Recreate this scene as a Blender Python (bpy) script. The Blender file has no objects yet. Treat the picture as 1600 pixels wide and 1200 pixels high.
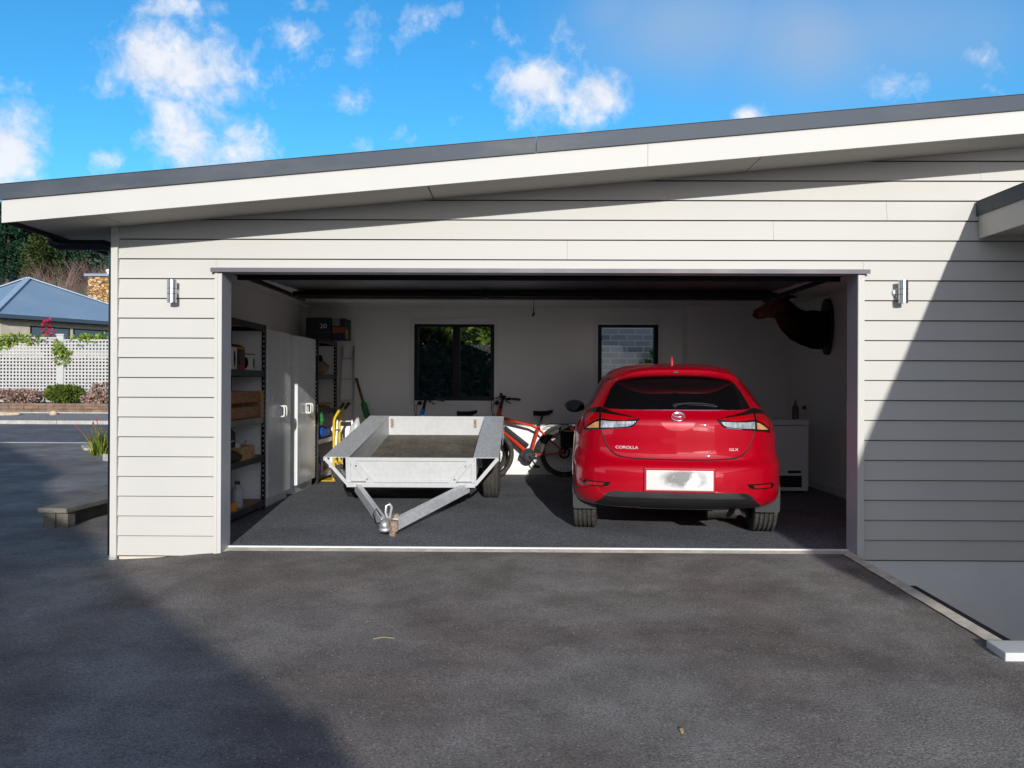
import bpy, bmesh, math, random
from mathutils import Vector, Matrix, noise as mnoise
from mathutils.bvhtree import BVHTree
random.seed(7)
SC = bpy.context.scene
COL = SC.collection
R = math.radians
V = Vector

# ------------------------------------------------------------------ materials
def new_mat(name):
    m = bpy.data.materials.new(name); m.use_nodes = True
    nt = m.node_tree
    b = nt.nodes['Principled BSDF']
    return m, nt, b

def N(nt, kind, **kw):
    n = nt.nodes.new(kind)
    for k, v in kw.items():
        if k in n.inputs.keys(): n.inputs[k].default_value = v
        else: setattr(n, k, v)
    return n

def rgba(c): return (c[0], c[1], c[2], 1.0)

def mixcol(nt, fac, a, b, blend='MIX'):
    m = nt.nodes.new('ShaderNodeMix'); m.data_type = 'RGBA'; m.blend_type = blend
    def put(sock, v):
        if hasattr(v, 'is_linked') or hasattr(v, 'links'): nt.links.new(v, sock)
        elif isinstance(v, (int, float)): sock.default_value = v
        else: sock.default_value = rgba(v)
    put(m.inputs[0], fac); put(m.inputs[6], a); put(m.inputs[7], b)
    return m.outputs[2]

def ramp(nt, src, stops):
    r = nt.nodes.new('ShaderNodeValToRGB')
    el = r.color_ramp.elements
    while len(el) > 1: el.remove(el[0])
    first = True
    for p, c in stops:
        if isinstance(c, (int, float)): c = (c, c, c)
        if first: e = el[0]; e.position = p; first = False
        else: e = el.new(p)
        e.color = rgba(c)
    nt.links.new(src, r.inputs[0])
    return r.outputs[0]

def tex(nt, scale, detail=4, rough=.55, coord='Object', stretch=None, dist=0):
    tc = nt.nodes.new('ShaderNodeTexCoord')
    n = N(nt, 'ShaderNodeTexNoise', Scale=scale, Detail=detail, Roughness=rough, Distortion=dist)
    if stretch:
        mp = nt.nodes.new('ShaderNodeMapping'); mp.inputs['Scale'].default_value = stretch
        nt.links.new(tc.outputs[coord], mp.inputs[0]); nt.links.new(mp.outputs[0], n.inputs['Vector'])
    else:
        nt.links.new(tc.outputs[coord], n.inputs['Vector'])
    return n.outputs[0]

def mat(name, col, rough=.5, metal=0., var=.12, vscale=3., bump=0., bscale=60., coat=0., spec=.5, stretch=None, col2=None, rvar=.08):
    m, nt, b = new_mat(name)
    b.inputs['Roughness'].default_value = rough
    b.inputs['Metallic'].default_value = metal
    b.inputs['Specular IOR Level'].default_value = spec
    if coat: 
        b.inputs['Coat Weight'].default_value = coat; b.inputs['Coat Roughness'].default_value = .03
    if var or col2:
        f = ramp(nt, tex(nt, vscale, 5, .6, stretch=stretch), [(.3, 0), (.7, 1)])
        lo = [c * (1 - var) for c in col]; hi = col2 or [min(1, c * (1 + var)) for c in col]
        nt.links.new(mixcol(nt, f, lo, hi), b.inputs['Base Color'])
        if rvar:
            rr = N(nt, 'ShaderNodeMapRange'); rr.inputs[3].default_value = max(0, rough - rvar); rr.inputs[4].default_value = min(1, rough + rvar)
            nt.links.new(f, rr.inputs[0]); nt.links.new(rr.outputs[0], b.inputs['Roughness'])
    else:
        b.inputs['Base Color'].default_value = rgba(col)
    if bump:
        bp = N(nt, 'ShaderNodeBump', Strength=bump, Distance=.004)
        nt.links.new(tex(nt, bscale, 3, .6, stretch=stretch), bp.inputs['Height'])
        nt.links.new(bp.outputs[0], b.inputs['Normal'])
    return m

# ------------------------------------------------------------------ mesh builder
class MB:
    def __init__(s): s.bm = bmesh.new(); s.mi = 0
    def _f(s, vs):
        try:
            f = s.bm.faces.new(vs); f.material_index = s.mi; return f
        except ValueError: return None
    def quad(s, *ps):
        return s._f([s.bm.verts.new(p) for p in ps])
    def box(s, x0, x1, y0, y1, z0, z1, M=None):
        if x0 > x1: x0, x1 = x1, x0
        if y0 > y1: y0, y1 = y1, y0
        if z0 > z1: z0, z1 = z1, z0
        P = [V((x, y, z)) for z in (z0, z1) for y in (y0, y1) for x in (x0, x1)]
        if M is not None: P = [M @ p for p in P]
        v = [s.bm.verts.new(p) for p in P]
        for q in ((0, 2, 3, 1), (4, 5, 7, 6), (0, 1, 5, 4), (2, 6, 7, 3), (0, 4, 6, 2), (1, 3, 7, 5)):
            s._f([v[i] for i in q])
        return s
    def bar(s, a, b, w, h, up=(0, 0, 1)):
        """a rectangular bar from a to b, width w (sideways), height h (along up)"""
        a, b = V(a), V(b); d = (b - a).normalized(); up = V(up)
        sd = d.cross(up)
        if sd.length < 1e-5: sd = d.cross(V((1, 0, 0)))
        sd.normalize(); up = sd.cross(d).normalized()
        v = []
        for p in (a, b):
            for i, j in ((-1, -1), (1, -1), (1, 1), (-1, 1)):
                v.append(s.bm.verts.new(p + sd * w / 2 * i + up * h / 2 * j))
        for q in ((0, 1, 2, 3), (7, 6, 5, 4), (0, 4, 5, 1), (1, 5, 6, 2), (2, 6, 7, 3), (3, 7, 4, 0)):
            s._f([v[i] for i in q])
        return s
    def tube(s, pts, r, n=10, caps=True, closed=False, sq=None):
        pts = [V(p) for p in pts]; m = len(pts)
        rs = r if isinstance(r, (list, tuple)) else [r] * m
        rings = []; prev = None
        for i, p in enumerate(pts):
            if closed: d = pts[(i + 1) % m] - pts[i - 1]
            else: d = pts[min(i + 1, m - 1)] - pts[max(i - 1, 0)]
            d.normalize()
            if prev is None:
                u = d.cross(V((0, 0, 1)))
                if u.length < 1e-3: u = d.cross(V((1, 0, 0)))
            else:
                u = prev - d * prev.dot(d)
                if u.length < 1e-4: u = d.cross(V((0, 0, 1)))
            u.normalize(); prev = u; w = d.cross(u)
            ring = []
            for k in range(n):
                a = 2 * math.pi * k / n
                ru, rw = (rs[i], rs[i]) if not isinstance(rs[i], tuple) else rs[i]
                ring.append(s.bm.verts.new(p + u * math.cos(a) * ru + w * math.sin(a) * rw))
            rings.append(ring)
        L = m if closed else m - 1
        for i in range(L):
            A, B = rings[i], rings[(i + 1) % m]
            for k in range(n):
                s._f([A[k], A[(k + 1) % n], B[(k + 1) % n], B[k]])
        if caps and not closed:
            s._f(list(reversed(rings[0]))); s._f(rings[-1])
        return s
    def lathe(s, prof, o=(0, 0, 0), ax=(0, 0, 1), n=24):
        """prof: (radius, height along the axis) pairs"""
        o, ax = V(o), V(ax).normalized()
        u = ax.cross(V((0, 0, 1)))
        if u.length < 1e-3: u = V((1, 0, 0))
        u.normalize(); w = ax.cross(u)
        rings = []
        for r, h in prof:
            if r < 1e-6: rings.append([s.bm.verts.new(o + ax * h)])
            else: rings.append([s.bm.verts.new(o + ax * h + (u * math.cos(2 * math.pi * k / n) + w * math.sin(2 * math.pi * k / n)) * r) for k in range(n)])
        for A, B in zip(rings, rings[1:]):
            for k in range(n):
                k2 = (k + 1) % n
                if len(A) == 1 and len(B) == 1: continue
                if len(A) == 1: s._f([A[0], B[k2], B[k]])
                elif len(B) == 1: s._f([A[k], A[k2], B[0]])
                else: s._f([A[k], A[k2], B[k2], B[k]])
        return s
    def prism(s, poly, f0, f1):
        """poly of 2-D points; f0 and f1 map a 2-D point to the two end faces"""
        a = [s.bm.verts.new(f0(*p)) for p in poly]; b = [s.bm.verts.new(f1(*p)) for p in poly]
        s._f(list(reversed(a))); s._f(b)
        n = len(poly)
        for i in range(n): s._f([a[i], a[(i + 1) % n], b[(i + 1) % n], b[i]])
        return s
    def ell(s, c, r, n=12, m=8, M=None):
        c = V(c); rings = []
        for j in range(m + 1):
            t = math.pi * j / m
            if j in (0, m): ps = [V((0, 0, math.cos(t) * r[2]))]
            else: ps = [V((math.sin(t) * math.cos(2 * math.pi * k / n) * r[0], math.sin(t) * math.sin(2 * math.pi * k / n) * r[1], math.cos(t) * r[2])) for k in range(n)]
            if M is not None: ps = [M @ p for p in ps]
            rings.append([s.bm.verts.new(c + p) for p in ps])
        for A, B in zip(rings, rings[1:]):
            for k in range(n):
                k2 = (k + 1) % n
                if len(A) == 1: s._f([A[0], B[k], B[k2]])
                elif len(B) == 1: s._f([A[k2], A[k], B[0]])
                else: s._f([A[k2], A[k], B[k], B[k2]])
        return s
    def build(s, name, m, parent=None, smooth=False, bevel=0., seg=2, fix=True, ang=35):
        bm = s.bm
        if fix: bmesh.ops.recalc_face_normals(bm, faces=bm.faces[:])
        if bevel:
            es = [e for e in bm.edges if len(e.link_faces) == 2 and e.calc_face_angle(0) > R(30)]
            bmesh.ops.bevel(bm, geom=es, offset=bevel, segments=seg, affect='EDGES', profile=.6, clamp_overlap=True)
        me = bpy.data.meshes.new(name)
        bm.to_mesh(me); bm.free()
        for x in (m if isinstance(m, (list, tuple)) else [m]): me.materials.append(x)
        if smooth:
            me.polygons.foreach_set('use_smooth', [True] * len(me.polygons))
            try: me.set_sharp_from_angle(angle=R(ang))
            except Exception: pass
        o = bpy.data.objects.new(name, me); COL.objects.link(o)
        if parent is not None: o.parent = parent
        return o

def tag(o, label, cat, group=None):
    o['label'] = label; o['category'] = cat
    if group: o['group'] = group
    return o
def thing(name, label, cat, loc=(0, 0, 0), rz=0, group=None):
    o = bpy.data.objects.new(name, None); COL.objects.link(o)
    o.empty_display_size = .1
    o.location = loc; o.rotation_euler = (0, 0, rz)
    return tag(o, label, cat, group)
def struct(o, kind='structure'):
    o['kind'] = kind; return o
def copy_tree(o, parent=None):
    c = o.copy(); COL.objects.link(c); c.parent = parent
    for ch in [x for x in bpy.data.objects if x.parent == o]: copy_tree(ch, c)
    return c
def text_mb(body, size, M, depth=.0015, sx=1., shear=0.):
    """flat lettering of the built-in face as a mesh, placed by matrix M"""
    cu = bpy.data.curves.new('lettering', 'FONT'); cu.body = body; cu.size = size; cu.extrude = depth
    cu.align_x = 'CENTER'; cu.align_y = 'CENTER'; cu.shear = shear
    ob = bpy.data.objects.new('lettering', cu); COL.objects.link(ob)
    dg = bpy.context.evaluated_depsgraph_get(); dg.update()
    me = bpy.data.meshes.new_from_object(ob.evaluated_get(dg))
    b = MB(); b.bm.from_mesh(me)
    bmesh.ops.scale(b.bm, vec=(sx, 1, 1), verts=b.bm.verts[:])
    b.bm.transform(M)
    COL.objects.unlink(ob); bpy.data.objects.remove(ob); bpy.data.curves.remove(cu); bpy.data.meshes.remove(me)
    return b

def lerp(a, b, t): return a + (b - a) * t
def table(x, pts):
    if x <= pts[0][0]: return pts[0][1]
    for (a, va), (b, vb) in zip(pts, pts[1:]):
        if x <= b: return lerp(va, vb, (x - a) / (b - a))
    return pts[-1][1]
def smooth(a, b, x):
    t = max(0, min(1, (x - a) / (b - a))); return t * t * (3 - 2 * t)

# ------------------------------------------------------------------ camera
CAMP = V((0, -6.455, 1.26)); FPX = 1333.0
cam = bpy.data.cameras.new('camera'); cam.lens = 36 * FPX / 1600; cam.sensor_width = 36; cam.clip_end = 2000; cam.clip_start = .05
camo = bpy.data.objects.new('camera', cam); COL.objects.link(camo); SC.camera = camo
RM = Matrix.Rotation(R(.56), 4, 'Z') @ Matrix.Rotation(R(90.086), 4, 'X') @ Matrix.Rotation(R(.24), 4, 'Z')
camo.matrix_world = Matrix.Translation(CAMP) @ RM
def ray(u, v):
    return (RM.to_3x3() @ V(((u - 800) / FPX, (600 - v) / FPX, -1)))
def at(u, v, Y):          # the point of the plane y = Y seen at photo pixel (u, v)
    d = ray(u, v); return CAMP + d * ((Y - CAMP.y) / d.y)
def atz(u, v, Z):         # the point of the plane z = Z
    d = ray(u, v); return CAMP + d * ((Z - CAMP.z) / d.z)
def atx(u, v, X):
    d = ray(u, v); return CAMP + d * ((X - CAMP.x) / d.x)

# ------------------------------------------------------------------ light
SUN = V((-.114, 1, -.25))
sl = bpy.data.lights.new('sun', 'SUN'); sl.energy = 3.55; sl.angle = R(.5); sl.color = (1, .975, .93)
so = bpy.data.objects.new('sun', sl); COL.objects.link(so); so.rotation_euler = SUN.to_track_quat('-Z', 'Y').to_euler()
W = bpy.data.worlds.new('World'); SC.world = W; W.use_nodes = True
def build_world():
    nt = W.node_tree; nt.nodes.clear()
    out = N(nt, 'ShaderNodeOutputWorld'); bg = N(nt, 'ShaderNodeBackground'); bg.inputs[1].default_value = .15
    nt.links.new(bg.outputs[0], out.inputs[0])
    sky = N(nt, 'ShaderNodeTexSky'); sky.sky_type = 'NISHITA'; sky.sun_disc = False
    sky.sun_elevation = R(13.9); sky.sun_rotation = R(173.5); sky.ozone_density = 2.2; sky.air_density = 1.0; sky.dust_density = .3
    hs = N(nt, 'ShaderNodeHueSaturation'); hs.inputs['Saturation'].default_value = 1.25; hs.inputs['Value'].default_value = SKYV
    nt.links.new(sky.outputs[0], hs.inputs['Color'])
    tc = N(nt, 'ShaderNodeTexCoord')
    sp = N(nt, 'ShaderNodeSeparateXYZ'); nt.links.new(tc.outputs['Generated'], sp.inputs[0])
    away = ramp(nt, sp.outputs[1], [(0, 0), (.25, 1)])
    hs2 = N(nt, 'ShaderNodeHueSaturation'); hs2.inputs['Saturation'].default_value = .4; nt.links.new(sky.outputs[0], hs2.inputs['Color'])
    skyc = mixcol(nt, away, mixcol(nt, 1.0, hs2.outputs[0], (.93, .97, 1.12), 'MULTIPLY'), mixcol(nt, 1.0, hs.outputs[0], SKYT, 'MULTIPLY'))
    def m(op, a, b=None, c=None):
        n = N(nt, 'ShaderNodeMath', operation=op)
        for i, x in enumerate((a, b, c)):
            if x is None: continue
            if isinstance(x, (int, float)): n.inputs[i].default_value = x
            else: nt.links.new(x, n.inputs[i])
        return n.outputs[0]
    yy = m('MAXIMUM', sp.outputs[1], .02)
    u = m('DIVIDE', sp.outputs[0], yy); v = m('DIVIDE', sp.outputs[2], yy)
    # clouds over the garage: centre, half size, weight
    tot = None
    for (px, py, rx, ry, w, tilt) in CLOUDS:
        cu, cv = (px - 812) / FPX, (602 - py) / FPX; a, b = 1.3 * rx / FPX, 1.3 * ry / FPX
        ct, st = math.cos(R(tilt)), math.sin(R(tilt))
        du = m('SUBTRACT', u, cu); dv = m('SUBTRACT', v, cv)
        p = m('ADD', m('MULTIPLY', du, ct / a), m('MULTIPLY', dv, st / a))
        q = m('ADD', m('MULTIPLY', du, -st / b), m('MULTIPLY', dv, ct / b))
        r2 = m('ADD', m('MULTIPLY', p, p), m('MULTIPLY', q, q))
        g = m('MULTIPLY', m('POWER', 2.718, m('MULTIPLY', r2, -1.0)), w)
        tot = g if tot is None else m('MAXIMUM', tot, g)
    front = m('GREATER_THAN', sp.outputs[1], .05)
    tot = m('MULTIPLY', tot, front)
    cmb = N(nt, 'ShaderNodeCombineXYZ'); nt.links.new(u, cmb.inputs[0]); nt.links.new(v, cmb.inputs[1])
    back = m('SUBTRACT', 1.0, front)
    def fbm(scale, det, rough, dist):
        n = N(nt, 'ShaderNodeTexNoise', Scale=scale, Detail=det, Roughness=rough, Distortion=dist)
        nt.links.new(tc.outputs['Generated'], n.inputs['Vector']); return n.outputs[0]
    n1 = fbm(9, 10, .62, .5); n2 = fbm(26, 8, .62, .3)
    n0 = fbm(4.5, 6, .55, .3); n3 = fbm(70, 5, .6, .2)
    nn = m('ADD', m('ADD', m('MULTIPLY', m('SUBTRACT', n1, .5), 1.9), m('MULTIPLY', m('SUBTRACT', n2, .5), 1.25)), m('MULTIPLY', m('SUBTRACT', n3, .5), .55))
    low = ramp(nt, sp.outputs[2], [(.25, 1), (.75, .25)])
    far = m('MULTIPLY', m('MULTIPLY', back, low), m('ADD', n0, .25))
    d = m('ADD', m('ADD', tot, m('MULTIPLY', nn, 1.0)), m('MULTIPLY', far, .8))
    f = ramp(nt, d, [(.32, 0), (.54, .20), (.76, .60), (1.05, .95)])
    shade = ramp(nt, n2, [(.3, (3.8, 4.2, 4.95)), (.62, (5.2, 5.35, 5.7))])
    vt = None
    for (px, py, rx, ry, w) in ((1075, 45, 150, 85, .75), (1240, 60, 190, 95, .62), (1420, 40, 200, 90, .5), (960, 20, 70, 50, .5)):
        du = m('MULTIPLY', m('SUBTRACT', u, (px - 812) / FPX), FPX / rx); dv = m('MULTIPLY', m('SUBTRACT', v, (602 - py) / FPX), FPX / ry)
        g = m('MULTIPLY', m('POWER', 2.718, m('MULTIPLY', m('ADD', m('MULTIPLY', du, du), m('MULTIPLY', dv, dv)), -1.)), w)
        vt = g if vt is None else m('MAXIMUM', vt, g)
    vl = m('MULTIPLY', m('MULTIPLY', vt, front), m('ADD', .35, m('MULTIPLY', fbm(6, 5, .5, .2), 1.1)))
    skyv = mixcol(nt, m('MINIMUM', vl, .85), skyc, (2.35, 3.0, 3.95))
    nt.links.new(mixcol(nt, f, skyv, shade), bg.inputs[0])
SKYV = 1.17; SKYT = (.42, .86, .99)
CLOUDS = [(270, 110, 115, 66, 1.12, -12), (290, 190, 80, 62, .98, -40), (372, 218, 66, 42, .92, -25), (340, 130, 60, 60, .9, 0), (10, 225, 48, 70, .95, 0), (165, 250, 26, 16, .6, 0),
          (270, 12, 80, 24, .62, 0), (450, 60, 60, 42, .6, 0), (480, 8, 40, 16, .55, 0), (560, 60, 30, 46, .6, 25), (635, 50, 26, 48, .52, -30), (545, 150, 32, 30, .62, 0), (550, 225, 28, 16, .7, 0),
          (615, 205, 18, 22, .5, 0), (830, 130, 70, 46, 1.0, 0), (925, 150, 50, 36, .85, 0), (800, 70, 28, 30, .5, 0), (735, 70, 16, 14, .5, 0), (715, 180, 26, 22, .55, 0), (1395, 135, 60, 30, .58, 0), (1535, 90, 40, 34, .62, 0), (1165, 178, 24, 12, .8, 0),
          (700, 15, 45, 24, .46, 20), (875, 30, 26, 42, .52, -30), (770, 30, 22, 30, .45, 20), (600, 100, 30, 26, .42, 0), (420, 120, 50, 40, .5, 0)]
# ------------------------------------------------------------------ ground heights
def GL(y):   # the land to the left of the garage rises to the street
    return table(y, [(-20, -.45), (-6, -.2), (0, -.075), (3, -.07), (10.5, .07), (15.5, .2), (15.6, .26), (17, .42), (17.3, .46), (17.5, .72), (25, .75), (40, 1.2), (60, 4), (84, 12.3), (140, 24), (260, 40)])
def G(x, y):
    g = GL(y) if x < -3.0 else lerp(GL(y), (-.012 + .03 * min(y, 0)) if y < 9 else GL(y) * .5, smooth(-3.05, -2.1, x))
    if x > 2.5 and y < 9: g = min(g, -.95)
    return g
def sheet(name, xs, ys, m, dz=0., skip=None, fn=G, smoothit=True):
    b = MB(); vs = {}
    for i, x in enumerate(xs):
        for j, y in enumerate(ys): vs[i, j] = b.bm.verts.new((x, y, fn(x, y) + dz))
    for i in range(len(xs) - 1):
        for j in range(len(ys) - 1):
            if skip and skip((xs[i] + xs[i + 1]) / 2, (ys[j] + ys[j + 1]) / 2): continue
            b._f([vs[i, j], vs[i + 1, j], vs[i + 1, j + 1], vs[i, j + 1]])
    for v in [v for v in b.bm.verts if not v.link_faces]: b.bm.verts.remove(v)
    return struct(b.build(name, m, smooth=smoothit, ang=25))
def rng(a, b, n): return [a + (b - a) * i / n for i in range(n + 1)]

def asphalt(name, warm, cool, speck=.35, fine=1.):
    m, nt, b = new_mat(name)
    big = ramp(nt, tex(nt, .75, 5, .6, dist=.4), [(.38, 0), (.62, 1)])
    c = mixcol(nt, big, warm, cool)
    mid = ramp(nt, tex(nt, 2.6, 6, .65), [(.35, .76), (.66, 1.2)])
    c = mixcol(nt, 1., c, mid, 'MULTIPLY')
    fine_ = ramp(nt, tex(nt, 90, 3, .75), [(.3, .45), (.7, 1.5)])
    c = mixcol(nt, 1., c, fine_, 'MULTIPLY')
    vo = N(nt, 'ShaderNodeTexVoronoi', Scale=62.); tc = N(nt, 'ShaderNodeTexCoord'); nt.links.new(tc.outputs['Object'], vo.inputs['Vector'])
    sepc = N(nt, 'ShaderNodeSeparateColor'); nt.links.new(vo.outputs['Color'], sepc.inputs[0])
    pick = ramp(nt, sepc.outputs[0], [(.93, 0), (.94, 1)])
    near = ramp(nt, vo.outputs['Distance'], [(.28, 1), (.4, 0)])
    mm = N(nt, 'ShaderNodeMath', operation='MULTIPLY'); nt.links.new(pick, mm.inputs[0]); nt.links.new(near, mm.inputs[1])
    c = mixcol(nt, mm.outputs[0], c, (speck, speck * .95, speck * .88))
    nt.links.new(c, b.inputs['Base Color'])
    b.inputs['Roughness'].default_value = .9; b.inputs['Specular IOR Level'].default_value = .12
    bp = N(nt, 'ShaderNodeBump', Strength=1., Distance=.011)
    nt.links.new(tex(nt, 100, 3, .75), bp.inputs['Height']); nt.links.new(bp.outputs[0], b.inputs['Normal'])
    return m
M = {}
M['asphalt'] = asphalt('asphalt', (.195, .166, .151), (.262, .252, .237))
M['road'] = asphalt('road_asphalt', (.15, .155, .17), (.17, .175, .185), .3)
M['soil'] = mat('soil', (.10, .085, .06), .95, var=.35, vscale=4, bump=.8, bscale=30)
M['hill'] = mat('hill_grass', (.09, .13, .045), .95, var=.4, vscale=.6, bump=.8, bscale=8)
M['gravel'] = mat('gravel', (.20, .205, .215), .95, var=.7, vscale=38, bump=1., bscale=45)
M['kerb'] = mat('concrete_kerb', (.42, .40, .37), .85, var=.2, vscale=6, bump=.3)
M['conc'] = mat('concrete', (.5, .47, .41), .85, var=.22, vscale=7, bump=.35, bscale=90)

def in_house(x, y): return x > -3.02 and 0.05 < y < 5.7
def hill_fn(x, y): 
    return G(x, y) + mnoise.noise(V((x * .02, y * .02, 3))) * 2 * smooth(40, 80, y)
# the land itself, one sheet out to the horizon
xs = [-600, -300, -150, -90, -60, -40, -30, -22, -16, -12, -9, -6, -4, -3.2, -3.0, -2.6, -2.2, 0, 2.499, 2.53, 4, 8, 14, 24, 40, 70, 140, 300, 600]
ys = [-600, -200, -60, -30, -20, -12, -6, -3, 0, 3, 5.7, 8.99, 9.01, 10.5, 13, 15.5, 15.6, 17, 17.3, 17.5, 20, 25, 32, 40, 50, 60, 75, 90, 115, 140, 200, 260, 600]
land = sheet('ground', xs, ys, [M['soil']], -.03, fn=hill_fn)
hb = MB()
struct(sheet('hillside', [-200, -120, -80, -50, -35, -25, -15, 0, 20, 50], [30, 40, 50, 60, 75, 90, 115, 140, 200, 259], M['hill'], .05, fn=hill_fn))
dx = [-30, -16, -12, -9, -7.5] + rng(-6, -3.2, 8) + [-3.0, -2.8, -2.6, -2.4, -2.2, -1, 0, 1, 2, 2.46]
dy = [-20, -12, -9] + rng(-6, -1, 10) + [-.5, -.2, .03, .6, 1.5, 3, 5, 5.7, 7, 9, 10.5]
sheet('driveway', dx, dy, M['asphalt'], .004, skip=in_house)
sheet('road', [-80, -40, -20, -10, -5, 0, 6], [10.52, 12, 14, 15.5], M['road'], .004)
b = MB()
for x in range(-80, 6, 2):
    b.box(x + .004, x + 1.996, 10.44, 10.60, G(-10, 10.5) - .05, G(-10, 10.5) + .012)
struct(b.build('driveway_edge', M['kerb'], bevel=.006))
b = MB()
for x in range(-80, 6, 2):
    b.box(x + .004, x + 1.996, 15.5, 15.72, .1, .30)
struct(b.build('kerb', M['kerb'], bevel=.02))
sheet('gravel_verge', [-80, -40, -20, -10, 6], [15.72, 16.3, 16.9], M['gravel'], .03)
b = MB()
for x in range(-80, 6, 2):
    b.box(x + .004, x + 1.996, 16.9, 17.02, .3, .47)
struct(b.build('footpath_edge', M['kerb'], bevel=.01))
# garage floor: carpet on a slab
m, nt, bs = new_mat('charcoal_carpet')
f1 = ramp(nt, tex(nt, 110, 2, .8), [(.33, .0), (.5, .35), (.7, 1.)])
f2 = ramp(nt, tex(nt, 1.3, 4, .6), [(.3, .8), (.7, 1.15)])
c = mixcol(nt, f1, (.045, .048, .055), (.36, .375, .40)); c = mixcol(nt, 1., c, f2, 'MULTIPLY')
nt.links.new(c, bs.inputs['Base Color']); bs.inputs['Roughness'].default_value = 1.; bs.inputs['Specular IOR Level'].default_value = .1
bp = N(nt, 'ShaderNodeBump', Strength=.8, Distance=.008); nt.links.new(tex(nt, 120, 2, .7), bp.inputs['Height']); nt.links.new(bp.outputs[0], bs.inputs['Normal'])
M['carpet'] = m
b = MB(); b.box(-2.955, 3.655, .12, 5.58, -.3, -.004)
struct(b.build('floor_slab', M['conc']))
b = MB(); b.box(-2.25, 2.52, .135, .18, -.003, .004); b.box(-2.95, 3.65, .18, 5.575, -.003, .004)
struct(b.build('garage_floor_carpet', M['carpet']))

# ------------------------------------------------------------------ the house with the garage
def paint(name, col, rough=.45):
    return mat(name, col, rough, var=.035, vscale=1.2, bump=.04, bscale=25, rvar=.05)
M['board'] = paint('weatherboard_paint', (.515, .50, .465), .65)
M['trim'] = paint('trim_paint', (.545, .53, .49), .65)
M['soffit'] = paint('shaded_soffit_paint', (.44, .415, .37), .7)  # board paint made darker, the eave's shade put into the colour
M['near_black'] = mat('near_black_matt', (.03, .03, .03), .9, var=0)  # near black, so board gaps and tyre grooves look shaded
M['jamb'] = mat('grey_jamb_metal', (.36, .38, .43), .45, var=.06)
M['dark_alu'] = mat('dark_aluminium', (.010, .011, .014), .5, var=.15, spec=.2)
M['plaster'] = mat('inside_wall_paint', (.80, .775, .75), .42, var=.03, vscale=1., bump=.02, bscale=12)
M['ceil'] = mat('ceiling_paint', (.78, .76, .73), .7, var=.03)
M['skirt'] = mat('skirting_paint', (.72, .71, .70), .4, var=.03)
M['found'] = mat('foundation_plaster', (.70, .69, .68), .85, var=.06, vscale=2.2, bump=.5, bscale=70)
M['steel'] = mat('brushed_steel', (.62, .62, .63), .28, 1., var=.1, vscale=40, stretch=(1, 1, .05))
# flashing with a dull galvanised patch worn into it
m, nt, bs = new_mat('roof_flashing')
p = ramp(nt, tex(nt, 1.1, 6, .7, stretch=(.6, 1, 2)), [(.5, 0), (.68, 1)])
c = mixcol(nt, p, (.055, .07, .09), (.095, .10, .11)); nt.links.new(c, bs.inputs['Base Color'])
bs.inputs['Roughness'].default_value = .55; bs.inputs['Specular IOR Level'].default_value = .25
M['flash'] = m

H = thing('garage_house', 'cream weatherboard house with a low sloping roof and an open double garage', 'house')
SL = .0893
FY = -.58
def zf(x): return 2.688 + SL * (x + .05)       # underside of the fascia
def zs(x): return zf(x) + .03                  # soffit
OX0, OX1, OZ = -2.257, 2.528, 2.115            # the garage opening
TX0, TX1 = -2.31, 2.577                        # outer edges of its trim
XL, XR = -3.09, 4.05

def clip(poly, a, bb, c):                      # keep a*x + b*z <= c
    out = []
    for i in range(len(poly)):
        p, q = poly[i], poly[(i + 1) % len(poly)]
        fp, fq = a * p[0] + bb * p[1] - c, a * q[0] + bb * q[1] - c
        if fp <= 0: out.append(p)
        if (fp < 0 < fq) or (fq < 0 < fp):
            t = fp / (fp - fq); out.append((lerp(p[0], q[0], t), lerp(p[1], q[1], t)))
    return out
def under_roof(poly, off=0.): return clip(poly, -SL, 1, 2.688 + SL * .05 + .03 + off)
# weatherboards: each course leans out to its lower edge
b = MB(); rj = random.Random(5)
for k in range(0, 22):
    z0, z1 = -.045 + .15 * k, -.045 + .15 * (k + 1)
    def by(z): return -.024 + .018 * (z - z0) / .15
    if z1 <= OZ + .001: spans = [(-3.048, TX0, z0), (TX1, XR, z0)]
    elif z0 < OZ: spans = [(-3.048, TX0, z0), (TX0, TX1, OZ + .022), (TX1, XR, z0)]
    else: spans = [(-3.048, XR, z0)]
    cuts = sorted(rj.sample([-2.4, -1.5, -.6, .35, 1.1, 1.9, 2.75, 3.45], 2))
    for xa, xb, za in spans:
        xx = [xa] + [c_ for c_ in cuts if xa + .15 < c_ < xb - .15 and z1 > OZ + .1] + [xb]
        for a_, b_ in zip(xx, xx[1:]):
            g = .0008
            poly = under_roof([(a_ + g, za + .006), (b_ - g, za + .006), (b_ - g, z1 - .001), (a_ + g, z1 - .001)])
            if len(poly) < 3: continue
            def jit(): return rj.uniform(-.0006, .0006)
            j_ = jit()
            b.prism(poly, lambda x, z: V((x, by(z) + j_, z)), lambda x, z: V((x, by(z) + j_ + .012, z)))
b.build('weatherboards', M['board'], H)
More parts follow.
